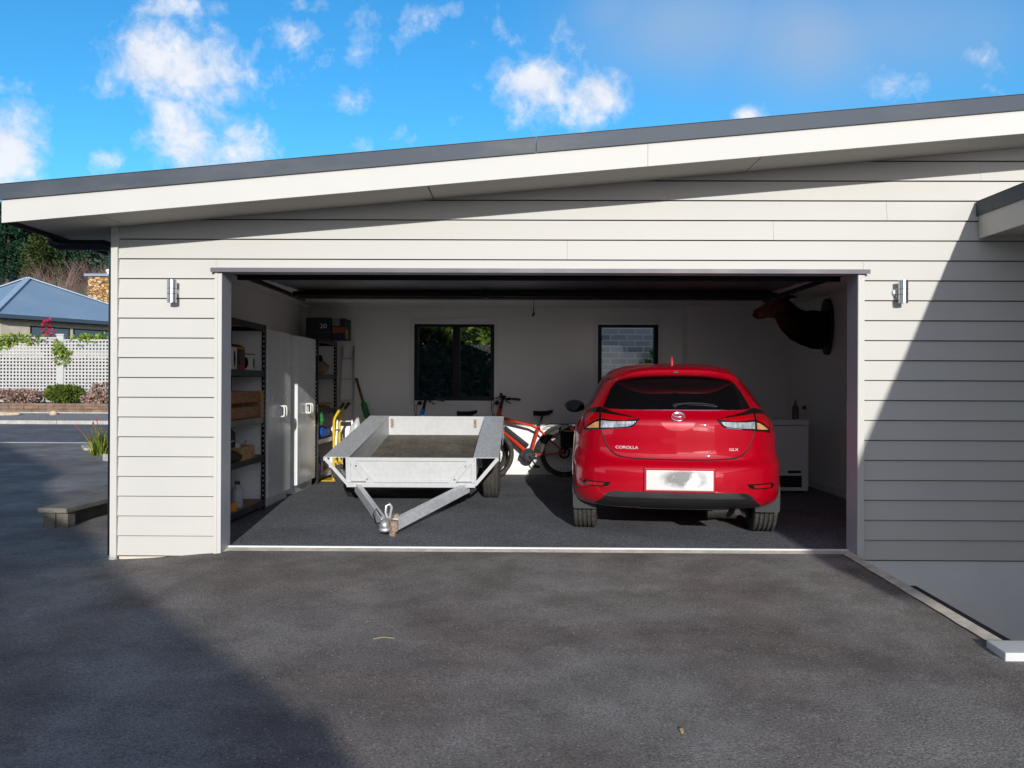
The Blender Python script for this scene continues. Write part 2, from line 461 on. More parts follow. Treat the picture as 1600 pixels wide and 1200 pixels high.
# the wall behind the boards
b = MB(); T = .16
for poly in ([(XL + .02, -.25), (OX0 - .013, -.25), (OX0 - .013, 4), (XL + .02, 4)], [(OX1 + .013, -.25), (XR, -.25), (XR, 4), (OX1 + .013, 4)], [(OX0 - .013, OZ + .02), (OX1 + .013, OZ + .02), (OX1 + .013, 4), (OX0 - .013, 4)]):
    b.prism(under_roof(poly), lambda x, z: V((x, .0, z)), lambda x, z: V((x, .15, z)))
b.box(XL, XL + .12, .15, 5.75, -.06, 2.4); b.box(3.68, 3.8, .15, 5.75, -.9, 2.7)
b.build('wall_core', M['near_black'], H)
b = MB(); b.box(XL - .012, XL - .002, .03, 5.76, -.06, 2.41)
b.build('side_cladding', M['board'], H)
b = MB(); b.box(-3.098, -3.048, -.04, .03, -.055, zs(-3.07) + .004)
b.build('corner_board', M['trim'], H, bevel=.002)
for a_, b_ in ((TX0, OX0), (OX1, TX1)):
    b = MB(); b.box(a_, (a_ + b_) / 2 - .002, -.045, .0, -.055, OZ + .02); b.box((a_ + b_) / 2 - .002, b_, -.041, .0, -.054, OZ + .019)
    b.build('door_surround', M['trim'], H, bevel=.002)
b = MB(); b.box(OX0 - .012, OX0 + .002, -.040, .17, -.04, OZ + .015); b.box(OX1 - .002, OX1 + .012, -.040, .17, -.06, OZ + .015); b.box(OX0 + .003, OX1 - .003, -.02, .17, OZ, OZ + .0145)
b.build('door_jamb', M['jamb'], H)
b = MB(); b.box(TX0 - .022, TX1 + .03, -.07, -.0, OZ + .008, OZ + .02); b.box(TX0 - .022, TX1 + .03, -.072, -.066, OZ - .012, OZ + .018)
M['headflash'] = mat('head_flashing_metal', (.10, .095, .115), .5, var=.1)
b.build('head_flashing', M['headflash'], H)
# concrete sill and footing
b = MB(); n = 40
for i in range(n):
    x0, x1 = lerp(OX0 + .002, OX1 - .002, i / n), lerp(OX0 + .002, OX1 - .002, (i + 1) / n)
    a0, a1 = mnoise.noise(V((x0 * 3, 0, 0))) * .004, mnoise.noise(V((x1 * 3, 0, 0))) * .004
    P = [V((x0, -.035 + a0, -.2)), V((x1, -.035 + a1, -.2)), V((x1, -.03 + a1, -.02)), V((x0, -.03 + a0, -.02)), V((x0, .10, .0)), V((x1, .10, .0)), V((x0, .125, .0)), V((x1, .125, 0))]
    b.quad(P[0], P[1], P[2], P[3]); b.quad(P[3], P[2], P[5], P[4]); b.quad(P[4], P[5], P[7], P[6])
bmesh.ops.remove_doubles(b.bm, verts=b.bm.verts[:], dist=1e-5)
M['sill'] = mat('weathered_concrete', (.62, .56, .46), .85, var=.25, vscale=9, bump=.4, bscale=60)
b.build('door_sill', M['sill'], H)
b = MB(); b.box(OX0 + .004, OX1 - .004, .118, .134, -.01, .012)
b.build('sill_strip', mat('pale_strip', (.62, .63, .66), .6, var=.05), H)
b = MB(); b.box(-3.04, TX0 + .06, -.008, .06, -.3, -.05)
b.build('footing', mat('cream_footing', (.66, .6, .5), .85, var=.15, bump=.3), H)
b = MB(); b.box(TX1 - .1, XR, -.004, .06, -1.2, -.05)
b.build('foundation_wall', M['found'], H)
# roof: fascia, flashing, soffit sheets, covering
XA, XB = -3.6, 9.
def slab(b, y0, y1, lo, hi, xa=XA, xb=XB, n=1):
    for i in range(n):
        x0, x1 = lerp(xa, xb, i / n), lerp(xa, xb, (i + 1) / n)
        P = lambda x, y, dz: V((x, y, zf(x) + dz))
        v = [P(x0, y0, lo), P(x1, y0, lo), P(x1, y1, lo), P(x0, y1, lo), P(x0, y0, hi), P(x1, y0, hi), P(x1, y1, hi), P(x0, y1, hi)]
        bv = [b.bm.verts.new(p) for p in v]
        for q in ((0, 3, 2, 1), (4, 5, 6, 7), (0, 1, 5, 4), (1, 2, 6, 5), (2, 3, 7, 6), (3, 0, 4, 7)): b._f([bv[i_] for i_ in q])
for a_, b_, y_ in ((XA, .87, FY), (.8715, XB, FY), (XA, XB, 6.3)):
    b = MB(); slab(b, y_, y_ + .022, 0, .17, a_, b_); b.build('fascia', M['trim'], H, bevel=.0015)
b = MB()
for a_, b_ in ((XA - .01, .1), (.104, 5.2), (5.204, XB)):
    slab(b, FY - .018, FY - .006, .158, .265, a_, b_); slab(b, FY - .018, FY + .14, .262, .268, a_, b_)
b.build('roof_flashing', M['flash'], H)
b = MB(); slab(b, FY + .1, 6.35, .175, .255, XA - .03, XB)
b.build('roof', mat('roof_metal', (.09, .11, .135), .45, .2), H)
b = MB(); J = [XA + .02, -2.99, -.66, 1.69, 4.04, 6.4, XB]
for a_, b_ in zip(J, J[1:]): slab(b, FY + .024, .02, .03, .036, a_ + .004, b_ - .004)
slab(b, .02, 6.3, .03, .036, XA + .02, XL); 
b.build('soffit', M['soffit'], H)
b = MB(); slab(b, FY + .024, 6.3, .05, .06, XA + .02, XB)
b.build('soffit_backing', M['near_black'], H)
# side eave board and its black gutter with the downpipe running back to the wall
b = MB(); b.prism([(XA, zf(XA) + .0), (XA + .02, zf(XA)), (XA + .02, zf(XA) + .17), (XA, zf(XA) + .17)], lambda x, z: V((x, FY + .03, z)), lambda x, z: V((x, 6.3, z)))
b.build('eave_board', M['dark_alu'], H)
b = MB()
zg = zf(XA)
g_pts = [(XA - .01 - .055 + .055 * math.cos(t), zg + .12 + .055 * math.sin(t)) for t in [math.pi + math.pi * i / 10 for i in range(11)]]
for (p, q) in zip(g_pts, g_pts[1:]):
    b.quad(V((p[0], -.5, p[1])), V((q[0], -.5, q[1])), V((q[0], 6.3, q[1])), V((p[0], 6.3, p[1])))
gp = at(88, 383, .12)
b.tube([V((gp.x - .03, .12, gp.z + .06)), V((gp.x - .02, .12, gp.z + .02)), V((gp.x + .02, .12, gp.z)), V((XL - .14, .12, gp.z - .0)), V((XL - .07, .12, gp.z - .02)), V((XL - .055, .12, gp.z - .09)), V((XL - .055, .12, -.06))], .042, 16)
b.build('gutter', mat('black_gutter', (.008, .009, .012), .25, var=0), H, smooth=True)
b = MB(); b.tube([(XL + .005, -.005, -.12), (XL + .005, -.005, -.056)], .033, 16)
b.build('drain_stub', M['trim'], H, smooth=True)

# inside lining
b = MB(); BY = 5.58; LX, RX, CZ = -2.96, 3.66, 2.35
WX0, WX1, WZ0, WZ1 = -1.50, -.37, 1.04, 2.14     # window
DX0, DX1, DZ1 = 1.09, 1.94, 2.14                 # glazed door
for x0, x1, z0, z1 in ((LX, WX0, 0, CZ), (WX0, WX1, 0, WZ0), (WX0, WX1, WZ1, CZ), (WX1, DX0, 0, CZ), (DX0, DX1, DZ1, CZ), (DX1, 2.28, 0, CZ)):
    b.box(x0, x1, BY, BY + .03, z0 - .02, z1)
b.box(2.28, RX, 5.2, BY + .03, -.02, CZ)
b.box(LX - .012, LX, .152, BY, -.02, CZ); b.box(RX, RX + .012, .152, BY, -.02, CZ)
b.box(LX, OX0 - .013, .152, .165, -.02, CZ); b.box(OX1 + .013, RX, .152, .165, -.02, CZ); b.box(OX0 - .013, OX1 + .013, .152, .165, OZ + .016, CZ)
b.build('inside_walls', M['plaster'], H)
b = MB(); b.box(LX, RX, .152, BY + .03, CZ, CZ + .012)
b.build('ceiling', M['ceil'], H)
b = MB()
b.box(LX + .015, DX0 - .09, BY - .014, BY, .0, .10); b.build('skirting', M['skirt'], H, bevel=.004)
for q in ((LX, LX + .014, .17, BY), (RX - .014, RX, .17, 5.2), (2.3, RX - .015, 5.186, 5.2)):
    MB().box(*q, 0, .1).build('skirting', M['skirt'], H, bevel=.004)
b = MB(); b.box(LX, RX, BY - .05, BY, CZ - .045, CZ); b.box(LX, LX + .04, .2, BY - .05, CZ - .04, CZ)
b.build('cornice', M['ceil'], H)
# outside skin at the back
b = MB()
for x0, x1, z0, z1 in ((XL, WX0, 0, 2.5), (WX0, WX1, 0, WZ0), (WX0, WX1, WZ1, 2.5), (WX1, DX0, 0, 2.5), (DX0, DX1, DZ1, 2.5), (DX1, 3.8, 0, 2.7)):
    b.box(x0, x1, BY + .03, BY + .18, z0 - (.3 if z0 == 0 else 0), z1)
b.build('back_wall', M['board'], H)
# window and door joinery
def glass_mat(name, tint, refl=.5):
    m, nt, b_ = new_mat(name); nt.nodes.remove(b_)
    out = nt.nodes['Material Output']
    t = N(nt, 'ShaderNodeBsdfTransparent'); t.inputs[0].default_value = rgba(tint)
    g = N(nt, 'ShaderNodeBsdfGlossy'); g.inputs['Roughness'].default_value = .01; g.inputs[0].default_value = (1, 1, 1, 1)
    fr = N(nt, 'ShaderNodeFresnel', IOR=1.2)
    mx = N(nt, 'ShaderNodeMixShader'); nt.links.new(fr.outputs[0], mx.inputs[0]); nt.links.new(t.outputs[0], mx.inputs[1]); nt.links.new(g.outputs[0], mx.inputs[2])
    nt.links.new(mx.outputs[0], out.inputs[0]); return m
M['glass'] = glass_mat('window_glass', (.80, .86, .86))
def joinery(name, x0, x1, z0, z1, mull, parent, bot=.055, extra=None):
    b = MB(); fw = .055
    y0, y1 = BY + .01, BY + .11
    b.box(x0, x0 + fw, y0, y1, z0, z1); b.box(x1 - fw, x1, y0, y1, z0, z1)
    b.box(x0 + fw, x1 - fw, y0, y1, z1 - fw, z1); b.box(x0 + fw, x1 - fw, y0, y1, z0, z0 + bot)
    for xm, wm in mull: b.box(xm - wm / 2, xm + wm / 2, y0 - .006, y1, z0 + bot, z1 - fw)
    f = b.build(name, M['dark_alu'], parent, bevel=.003)
    g = MB(); g.box(x0 + fw - .005, x1 - fw + .005, y0 + .05, y0 + .054, z0 + bot - .005, z1 - fw + .005)
    g.build('pane', M['glass'], f)
    a = MB(); w = .065
    a.box(x0 - w, x0, BY - .016, BY + .012, z0 - w, z1 + w); a.box(x1, x1 + w, BY - .016, BY + .012, z0 - w, z1 + w)
    a.box(x0, x1, BY - .016, BY + .012, z1, z1 + w); a.box(x0, x1, BY - .016, BY + .012, z0 - w, z0)
    a.build('architrave', M['skirt'], f, bevel=.003)
    return f
joinery('window', WX0, WX1, WZ0, WZ1, [((WX0 + WX1) / 2 + .03, .10)], H)
joinery('glazed_door', DX0, DX1, .05, DZ1, [], H, bot=.12)

# ------------------------------------------------------------------ the raised garage door with its tracks
D = MB(); dz = 2.15; Y0, Y1 = .34, 2.22
PX0, PX1 = OX0 + .0, OX1 - .0
M['door_metal'] = mat('dark_door_metal', (.05, .058, .068), .38, .3, var=.15)
for i in range(4):
    a_, b_ = lerp(Y0, Y1, i / 4) + .004, lerp(Y0, Y1, (i + 1) / 4) - .004
    D.box(PX0, PX1, a_, b_, dz + .03 + .01 * i, dz + .045 + .01 * i)
door = D.build('garage_door', M['door_metal'], H)
D = MB()
for y, w_ in ((Y0 + .05, .05), (Y1 - .30, .022), (Y1 - .06, .06)):
    D.box(PX0 + .02, PX1 - .02, y - w_, y + w_, dz - .02, dz + .028)
D.box(PX0, PX1, Y0 - .03, Y0 + .0, dz - .06, dz + .05)
D.box(PX0, PX1, Y1 - .02, Y1 + .03, dz - .02, dz + .06)
D.build('door_rail', M['dark_alu'], door, bevel=.003)
for x in (-.35, .75, 1.2):
    D = MB(); D.box(x - .04, x + .04, Y0 + .3, Y0 + .36, dz - .01, dz + .05); D.build('hinge_bracket', M['dark_alu'], door)
    D = MB(); D.box(x - .03, x + .03, Y1 - .3, Y1 - .2, dz - .03, dz + .04); D.build('hinge_bracket', M['dark_alu'], door)
D = MB(); D.box(.07, .21, Y1 - .02, Y1 + .05, dz + .0, dz + .03); D.box(.12, .16, Y1 - .0, Y1 + .04, dz - .02, dz + .01); rl = D.build('door_release', mat('orange_plastic', (.55, .22, .02), .5, var=.1), door)
D = MB(); D.tube([(.14, Y1 + .02, dz), (.13, Y1 + .02, dz - .10)], .003, 5); D.tube([(.12, Y1 + .02, dz - .185), (.14, Y1 + .02, dz - .15)], .011, 8); D.tube([(.13, Y1 + .02, dz - .10), (.13, Y1 + .02, dz - .17)], .006, 6)
D.build('pull_cord', M['near_black'], rl)
D = MB()
for x in (OX0 - .06, OX1 + .06):
    D.box(x - .022, x + .022, .2, 2.62, dz + .0, dz + .03); D.box(x - .02, x + .02, .19, .215, .1, dz + .01)
    D.bar((x, 2.5, dz + .02), (x, 2.5, CZ), .03, .004)
D.box(OX0 - .1, OX1 + .1, .17, .23, 2.16, 2.23)
D.build('door_track', M['dark_alu'], H)

# ------------------------------------------------------------------ the wing on the right whose roof edge shades the wall
b = MB(); WXE = 3.43
b.box(4.05, 4.2, -10.85, 0, -1.2, 2.39); 
b.build('wing_wall', M['board'], H)
b = MB(); b.box(WXE, WXE + .022, -10.9, -.026, 2.374, 2.556); b.box(WXE + .022, 9, -10.9, -10.878, 2.374, 2.556)
b.build('wing_fascia', M['trim'], H, bevel=.0015)
b = MB(); b.box(WXE - .016, WXE - .004, -10.92, -.026, 2.545, 2.65); b.box(WXE - .016, WXE + .15, -10.92, -.026, 2.647, 2.654)
b.build('wing_flashing', M['flash'], H)
b = MB(); b.box(WXE + .024, 9, -10.87, -.026, 2.40, 2.41)
b.build('wing_soffit', M['soffit'], H)
b = MB(); b.box(WXE + .1, 9, -10.85, -.03, 2.56, 2.64)
b.build('wing_roof', M['flash'], H)

# driveway's right edge, black strip and the entry slab
b = MB(); rr = random.Random(3); n = 24
for i in range(n):
    y0, y1 = lerp(-.0, -2.15, i / n), lerp(-.0, -2.15, (i + 1) / n)
    j0 = lambda y: mnoise.noise(V((y * 5, 2, 0))) * .012
    z = lambda y: G(0, y) + .012
    P = [V((2.435 + j0(y0), y0, z(y0))), V((2.435 + j0(y1), y1, z(y1))), V((2.51, y1, z(y1) + .008)), V((2.51, y0, z(y0) + .008)), V((2.515, y1, -.9)), V((2.515, y0, -.9))]
    b.quad(P[0], P[1], P[2], P[3]); b.quad(P[3], P[2], P[4], P[5])
bmesh.ops.remove_doubles(b.bm, verts=b.bm.verts[:], dist=1e-5)
struct(b.build('driveway_edge_strip', M['sill'], fix=True))
# ------------------------------------------------------------------ the red hatchback, seen from behind
def car_paint():
    m, nt, b = new_mat('red_car_paint')
    b.inputs['Base Color'].default_value = (.385, .0, .010, 1); b.inputs['Metallic'].default_value = .05; b.inputs['Roughness'].default_value = .5; b.inputs['Specular IOR Level'].default_value = .05
    b.inputs['Coat Weight'].default_value = 1.; b.inputs['Coat Roughness'].default_value = .02; b.inputs['Coat IOR'].default_value = 1.58
    return m
M['red'] = car_paint()
M['black_pl'] = mat('black_plastic', (.012, .012, .013), .6, var=.1, spec=.25)
M['gloss_black'] = mat('gloss_black', (.006, .006, .007), .08, var=0, coat=.5)
M['car_glass'] = mat('dark_car_glass', (.004, .004, .005), .04, var=0, spec=.6)
M['rubber'] = mat('tyre_rubber', (.065, .06, .053), .9, var=.4, vscale=30, bump=.6, bscale=45, spec=.15)
M['grey_pl'] = mat('grey_plastic', (.05, .053, .056), .8, var=.1, spec=.15)
M['chrome'] = mat('chrome', (.8, .8, .82), .08, 1., var=0)
M['alloy'] = mat('alloy', (.5, .5, .52), .3, 1., var=0)
M['lens_red'] = mat('red_lens', (.42, .002, .006), .08, var=0, coat=1.)
M['lens_clear'] = mat('clear_lens', (.55, .58, .62), .15, .5, var=.6, vscale=26, coat=1., stretch=(3, 1, .5))
M['lens_amber'] = mat('amber_lens', (.75, .38, .16), .2, .2, var=.3, vscale=40, coat=1.)
M['lip'] = mat('silver_lip', (.42, .43, .45), .14, 1., var=0)

CAR = thing('hatchback_car', 'glossy red five door hatchback car parked rear end outwards in the garage', 'car', (1.345, 1.10, 0), R(-6.5))
SL_T = [  # height, rear, front, half width
 (.235, .36, 4.08, .74), (.27, .18, 4.16, .825), (.30, .085, 4.22, .858), (.35, .025, 4.28, .870), (.44, .004, 4.32, .877), (.54, .0, 4.33, .878), (.60, .008, 4.33, .880),
 (.635, .035, 4.33, .880), (.665, .068, 4.33, .879), (.70, .080, 4.32, .877), (.78, .082, 4.27, .873), (.86, .080, 4.14, .866), (.92, .080, 3.95, .853), (.965, .083, 3.6, .835),
 (.995, .098, 3.3, .818), (1.02, .130, 3.18, .800), (1.06, .175, 3.08, .778), (1.12, .245, 2.98, .745), (1.19, .335, 2.86, .708), (1.26, .43, 2.72, .668), (1.32, .51, 2.6, .630),
 (1.365, .57, 2.5, .596), (1.40, .64, 2.38, .556), (1.43, .76, 2.24, .50), (1.452, .92, 2.1, .42), (1.467, 1.12, 1.95, .31), (1.475, 1.35, 1.75, .16)]
def cr(pts, z, i):
    zs_ = [p[0] for p in pts]
    for k in range(len(pts) - 1):
        if z <= zs_[k + 1] or k == len(pts) - 2:
            t = (z - zs_[k]) / (zs_[k + 1] - zs_[k]); break
    def tan(j):
        a, c_ = max(j - 1, 0), min(j + 1, len(pts) - 1)
        return (pts[c_][i] - pts[a][i]) / (zs_[c_] - zs_[a])
    h = zs_[k + 1] - zs_[k]; a, c_ = pts[k][i], pts[k + 1][i]
    t2, t3 = t * t, t * t * t
    return (2*t3-3*t2+1)*a + (t3-2*t2+t)*h*tan(k) + (-2*t3+3*t2)*c_ + (t3-t2)*h*tan(k+1)
def plan(z):
    r_, f_, w = cr(SL_T, z, 1), cr(SL_T, z, 2), cr(SL_T, z, 3)
    L = f_ - r_
    ar, af = min(.92, L * .48), min(1.0, L * .5)
    pts = []
    nr, nf, nm = 22, 12, 10
    half = []
    nx = 3.5 if z < .62 else lerp(3.5, 3.0, smooth(.62, .75, z))
    for i in range(nr + 1):
        t = i / nr * math.pi / 2
        x = abs(math.sin(t)) ** (2 / nx) * w; y = r_ + ar * (1 - abs(math.cos(t)) ** (2 / nx)); half.append((x, y))
    for i in range(1, nm):
        half.append((w, lerp(r_ + ar, f_ - af, i / nm)))
    for i in range(nf + 1):
        t = (1 - i / nf) * math.pi / 2
        x = abs(math.sin(t)) ** (2 / 2.5) * w; y = f_ - af * (1 - abs(math.cos(t)) ** (2 / 2.5)); half.append((x, y))
    return half
def car_body():
    b = MB(); rings = []; n = 88
    zz = []
    for (a, c_) in zip(SL_T, SL_T[1:]):
        k = max(2, int((c_[0] - a[0]) / .016))
        zz += [lerp(a[0], c_[0], i / k) for i in range(k)]
    zz.append(SL_T[-1][0])
    for z in zz:
        h = plan(z)
        ring = [(x, y) for x, y in h] + [(-x, y) for x, y in reversed(h[1:-1])]
        rings.append([b.bm.verts.new((x, y - .82, z)) for x, y in ring])
    for A, B in zip(rings, rings[1:]):
        m_ = len(A)
        for k in range(m_): b._f([A[k], A[(k + 1) % m_], B[(k + 1) % m_], B[k]])
    b._f(list(reversed(rings[0]))); b._f(rings[-1])
    return b
bt = car_body(); bmesh.ops.recalc_face_normals(bt.bm, faces=bt.bm.faces[:])
CBVH = BVHTree.FromBMesh(bt.bm)
body = bt.build('body', M['red'], CAR, smooth=True, ang=50, fix=False)
# wheel arches cut out of the body
cut = MB()
for y in (0, 2.6):
    for s in (-1, 1): cut.lathe([(0, 0), (.362, 0), (.362, .32), (0, .32)], (s * .60, y, .315), (s, 0, 0), 40)
co = cut.build('cutter', M['black_pl'])
md = body.modifiers.new('arches', 'BOOLEAN'); md.object = co; md.operation = 'DIFFERENCE'; md.solver = 'EXACT'
co.parent = CAR
bpy.context.view_layer.update()
dg = bpy.context.evaluated_depsgraph_get()
me2 = bpy.data.meshes.new_from_object(body.evaluated_get(dg))
body.modifiers.clear(); body.data = me2; me2.materials.clear(); me2.materials.append(M['red'])
me2.polygons.foreach_set('use_smooth', [True] * len(me2.polygons)); me2.polygons.foreach_set('material_index', [0] * len(me2.polygons)); me2.set_sharp_from_angle(angle=R(50))
bpy.data.objects.remove(co)

def hit_rear(x, z):
    h = CBVH.ray_cast(V((x, -3, z)), V((0, 1, 0)))
    return (h[0], h[1]) if h[0] else (None, None)
def hit_side(s, y, z):
    h = CBVH.ray_cast(V((s * 3, y, z)), V((-s, 0, 0)))
    return (h[0], h[1]) if h[0] else (None, None)
def patch(name, poly, m, parent, off=.003, th=.006, mode='rear', s=1, step=.02, smooth_=True):
    """a panel following the body, outlined by poly: (x, z) seen from behind or (y, z) seen from the side"""
    b = MB(); b._f([b.bm.verts.new((p[0], 0, p[1])) for p in poly])
    a0, a1 = min(p[0] for p in poly), max(p[0] for p in poly); c0, c1 = min(p[1] for p in poly), max(p[1] for p in poly)
    k = math.floor(a0 / step) + 1
    while k * step < a1:
        bmesh.ops.bisect_plane(b.bm, geom=b.bm.verts[:] + b.bm.edges[:] + b.bm.faces[:], plane_co=(k * step, 0, 0), plane_no=(1, 0, 0), dist=1e-5); k += 1
    k = math.floor(c0 / step) + 1
    while k * step < c1:
        bmesh.ops.bisect_plane(b.bm, geom=b.bm.verts[:] + b.bm.edges[:] + b.bm.faces[:], plane_co=(0, 0, k * step), plane_no=(0, 0, 1), dist=1e-5); k += 1
    nr = {}
    for v in b.bm.verts:
        h, n_ = hit_rear(v.co.x, v.co.z) if mode == 'rear' else hit_side(s, v.co.x, v.co.z)
        if h is None: h, n_ = CBVH.find_nearest(V((v.co.x, -.8, v.co.z)) if mode == 'rear' else V((s * .8, v.co.x, v.co.z)))[:2]
        v.co = h + n_ * off; nr[v] = n_.copy()
    # give it a rim that goes back into the body
    top = list(b.bm.verts); fs = list(b.bm.faces)
    edges = [e for e in b.bm.edges if len(e.link_faces) == 1]
    mp = {}
    for e in edges:
        for v in e.verts:
            if v not in mp: mp[v] = b.bm.verts.new(v.co - nr[v] * th)
    for e in edges: b._f([e.verts[0], e.verts[1], mp[e.verts[1]], mp[e.verts[0]]])
    return b.build(name, m, parent, smooth=smooth_, ang=40)
def mirror(poly): return [(-x, z) for x, z in reversed(poly)]
def arc(pts, n=6):   # a Catmull-Rom curve through pts
    out = []
    for i in range(len(pts) - 1):
        p0, p1, p2, p3 = pts[max(i - 1, 0)], pts[i], pts[i + 1], pts[min(i + 2, len(pts) - 1)]
        for k in range(n):
            t = k / n
            out.append(tuple(.5 * (2 * b_ + (c_ - a_) * t + (2 * a_ - 5 * b_ + 4 * c_ - d_) * t * t + (3 * b_ - a_ - 3 * c_ + d_) * t ** 3) for a_, b_, c_, d_ in zip(p0, p1, p2, p3)))
    out.append(tuple(pts[-1])); return out
def groove(b, pts, r=.004, off=0., mode='rear', s=1):
    P = []
    for x, z in pts:
        h, n_ = hit_rear(x, z) if mode == 'rear' else hit_side(s, x, z)
        if h is not None: P.append(h + n_ * off)
    if len(P) > 1: b.tube(P, r, 6)

# tailgate with its gap line
tg_half = arc([(0, .672), (.25, .674), (.42, .684), (.50, .708), (.555, .76), (.595, .84), (.618, .905), (.625, .95), (.632, 1.0), (.60, 1.075)], 5)
b = MB(); groove(b, tg_half, .006, .001); groove(b, [(-x, z) for x, z in tg_half], .006, .001)
b.build('panel_gap', M['black_pl'], body)
tail = patch('tailgate', [(x, z) for x, z in tg_half if z < 1.02][:-1] + [(.585, 1.052)] + [(-.585, 1.052)] + list(reversed([(-x, z) for x, z in tg_half if z < 1.02][1:-1])), M['red'], CAR, off=.0025, th=.008)
# glass
top = arc([(.0, 1.338), (.3, 1.330), (.45, 1.314), (.50, 1.29)], 4)
hw = [(.605, 1.078), (.56, 1.20)] + list(reversed(top))
poly = arc([(0, 1.068), (.3, 1.068), (.5, 1.069), (.596, 1.075)], 3) + [(.602, 1.085), (.575, 1.15), (.543, 1.23)] + list(reversed(top))
rg = patch('rear_window', poly + mirror(poly)[1:-1], M['car_glass'], CAR, off=.002, th=.006)
b = MB(); groove(b, [(x / 20 * .60, 1.064) for x in range(-20, 21)], .004, .001); b.build('window_seal', M['chrome'], rg)
b = MB()
h0 = hit_rear(-.02, 1.095)[0]; P = [hit_rear(x, z)[0] + V((0, -.018, .006)) for x, z in ((-.02, 1.10), (.08, 1.112), (.2, 1.112), (.30, 1.10))]
b.tube(P, [.013, .010, .008, .005], 8); b.ell(h0 + V((0, -.012, .004)), (.022, .02, .02))
b.bar(P[1] + V((0, .01, -.008)), P[3] + V((.02, .01, -.012)), .008, .012)
b.build('rear_wiper', M['black_pl'], CAR, smooth=True)
# spoiler over the glass
b = MB(); secs = []
for i in range(33):
    x = lerp(-.56, .56, i / 32); q = abs(x / .56)
    drop = .075 * q ** 3.2; fwd = .34 * q ** 4
    y0 = -.82 + .395 + fwd
    secs.append([V((x, y0 + .30, 1.437 - drop * 1.25)), V((x, y0 + .12, 1.424 - drop)), V((x, y0 + .025, 1.404 - drop)), V((x, y0, 1.392 - drop)), V((x, y0 + .004, 1.365 - drop)), V((x, y0 + .03, 1.345 - drop)), V((x, y0 + .16, 1.328 - drop * .9))])
rows = [[b.bm.verts.new(p) for p in s_] for s_ in secs]
for A, B in zip(rows, rows[1:]):
    for k in range(6): b._f([A[k], A[k + 1], B[k + 1], B[k]])
for A in (rows[0], rows[-1]): b._f(A)
sp = b.build('spoiler', M['red'], CAR, smooth=True, ang=50)
b = MB(); b.box(-.022, .022, -.82 + .392, -.82 + .40, 1.366, 1.384); b.build('brake_light', M['gloss_black'], sp, bevel=.003)
# antenna fin
b = MB(); b.prism([(-.12, 0), (.0, .075), (.025, .078), (.035, 0)], lambda y, z: V((-.012 + .006 * z / .08, .12 - y, 1.448 + z)), lambda y, z: V((.012 - .006 * z / .08, .12 - y, 1.448 + z)))
b.build('antenna_fin', M['red'], CAR, bevel=.004, smooth=True)
# tail lights: black housing, red band, clear and amber lenses
def lamp(s):
    f = (lambda p: p) if s < 0 else mirror
    hous = f([(-.30, .990), (-.40, 1.016), (-.53, 1.045), (-.615, 1.078), (-.66, 1.075), (-.715, 1.06), (-.752, 1.035), (-.762, .965), (-.756, .885), (-.70, .897), (-.62, .907), (-.36, .930), (-.34, .945)])
    t = patch('tail_light', hous, M['gloss_black'], CAR, off=.006, th=.012)
    patch('red_lens', f([(-.312, .990), (-.42, 1.005), (-.53, 1.018), (-.612, 1.03), (-.612, .985), (-.53, .978), (-.42, .978)]), M['lens_red'], t, off=.010, th=.006)
    patch('red_lens', f([(-.632, 1.030), (-.70, 1.028), (-.742, 1.02), (-.75, .96), (-.746, .912), (-.70, .950), (-.66, .972), (-.632, .985)]), M['lens_red'], t, off=.010, th=.006)
    patch('clear_lens', f([(-.335, .972), (-.42, .969), (-.53, .966), (-.610, .970), (-.612, .916), (-.5, .921), (-.385, .933), (-.355, .948)]), M['lens_clear'], t, off=.010, th=.006)
    patch('amber_lens', f([(-.632, .964), (-.66, .955), (-.70, .930), (-.735, .905), (-.70, .906), (-.632, .913)]), M['lens_amber'], t, off=.010, th=.006)
    b = MB(); groove(b, f([(-.756, .882), (-.70, .894), (-.62, .904), (-.5, .914), (-.37, .925)]), .004, .008); b.build('lamp_trim', M['chrome'], t)
lamp(-1); lamp(1)
# handle recess, emblem, lettering
patch('handle_recess', arc([(-.145, .985), (-.115, .935), (-.07, .908), (0, .902), (.07, .908), (.115, .935), (.145, .985)], 3), mat('recess_red', (.30, .0, .008), .35, .3, var=0), tail, off=.0045, th=.006)
e0, en = hit_rear(0, 1.012)
def ringpts(cx, cz, rx, rz, n=28): return [V((cx + rx * math.cos(2 * math.pi * i / n), 0, cz + rz * math.sin(2 * math.pi * i / n))) for i in range(n)]
b = MB(); EM = Matrix.Translation(e0 + V((0, -.016, -.0))) @ Matrix.Rotation(R(-28), 4, 'X')
b.lathe([(0, -.004), (.052, -.004), (.05, .004), (0, .004)], (0, 0, 0), (0, 1, 0), 32)
b.bm.transform(EM @ Matrix.Diagonal((1, 1, .74, 1))); b.build('emblem_disc', M['lens_red'], tail, smooth=True)
b = MB()
b.tube(ringpts(0, 0, .052, .038), .005, 8, closed=True); b.tube(ringpts(0, .012, .036, .016, 24), .004, 8, closed=True); b.tube(ringpts(0, -.002, .014, .033, 24), .004, 8, closed=True)
b.bm.transform(EM @ Matrix.Translation((0, -.008, 0))); b.build('emblem', M['chrome'], tail, smooth=True)
def letters(s, x, z, size, sx):
    h, n_ = hit_rear(x, z)
    tilt = Matrix.Rotation(R(90), 4, 'X')
    ang = math.atan2(n_.x, -n_.y)
    return text_mb(s, size, Matrix.Translation(h + n_ * .006) @ Matrix.Rotation(ang, 4, 'Z') @ tilt, .0025, sx).build('lettering', mat('silver_letters', (.72, .72, .74), .35, .2, var=0), tail)
letters('COROLLA', -.405, .762, .032, 1.28); letters('GLX', .435, .754, .030, 1.35)
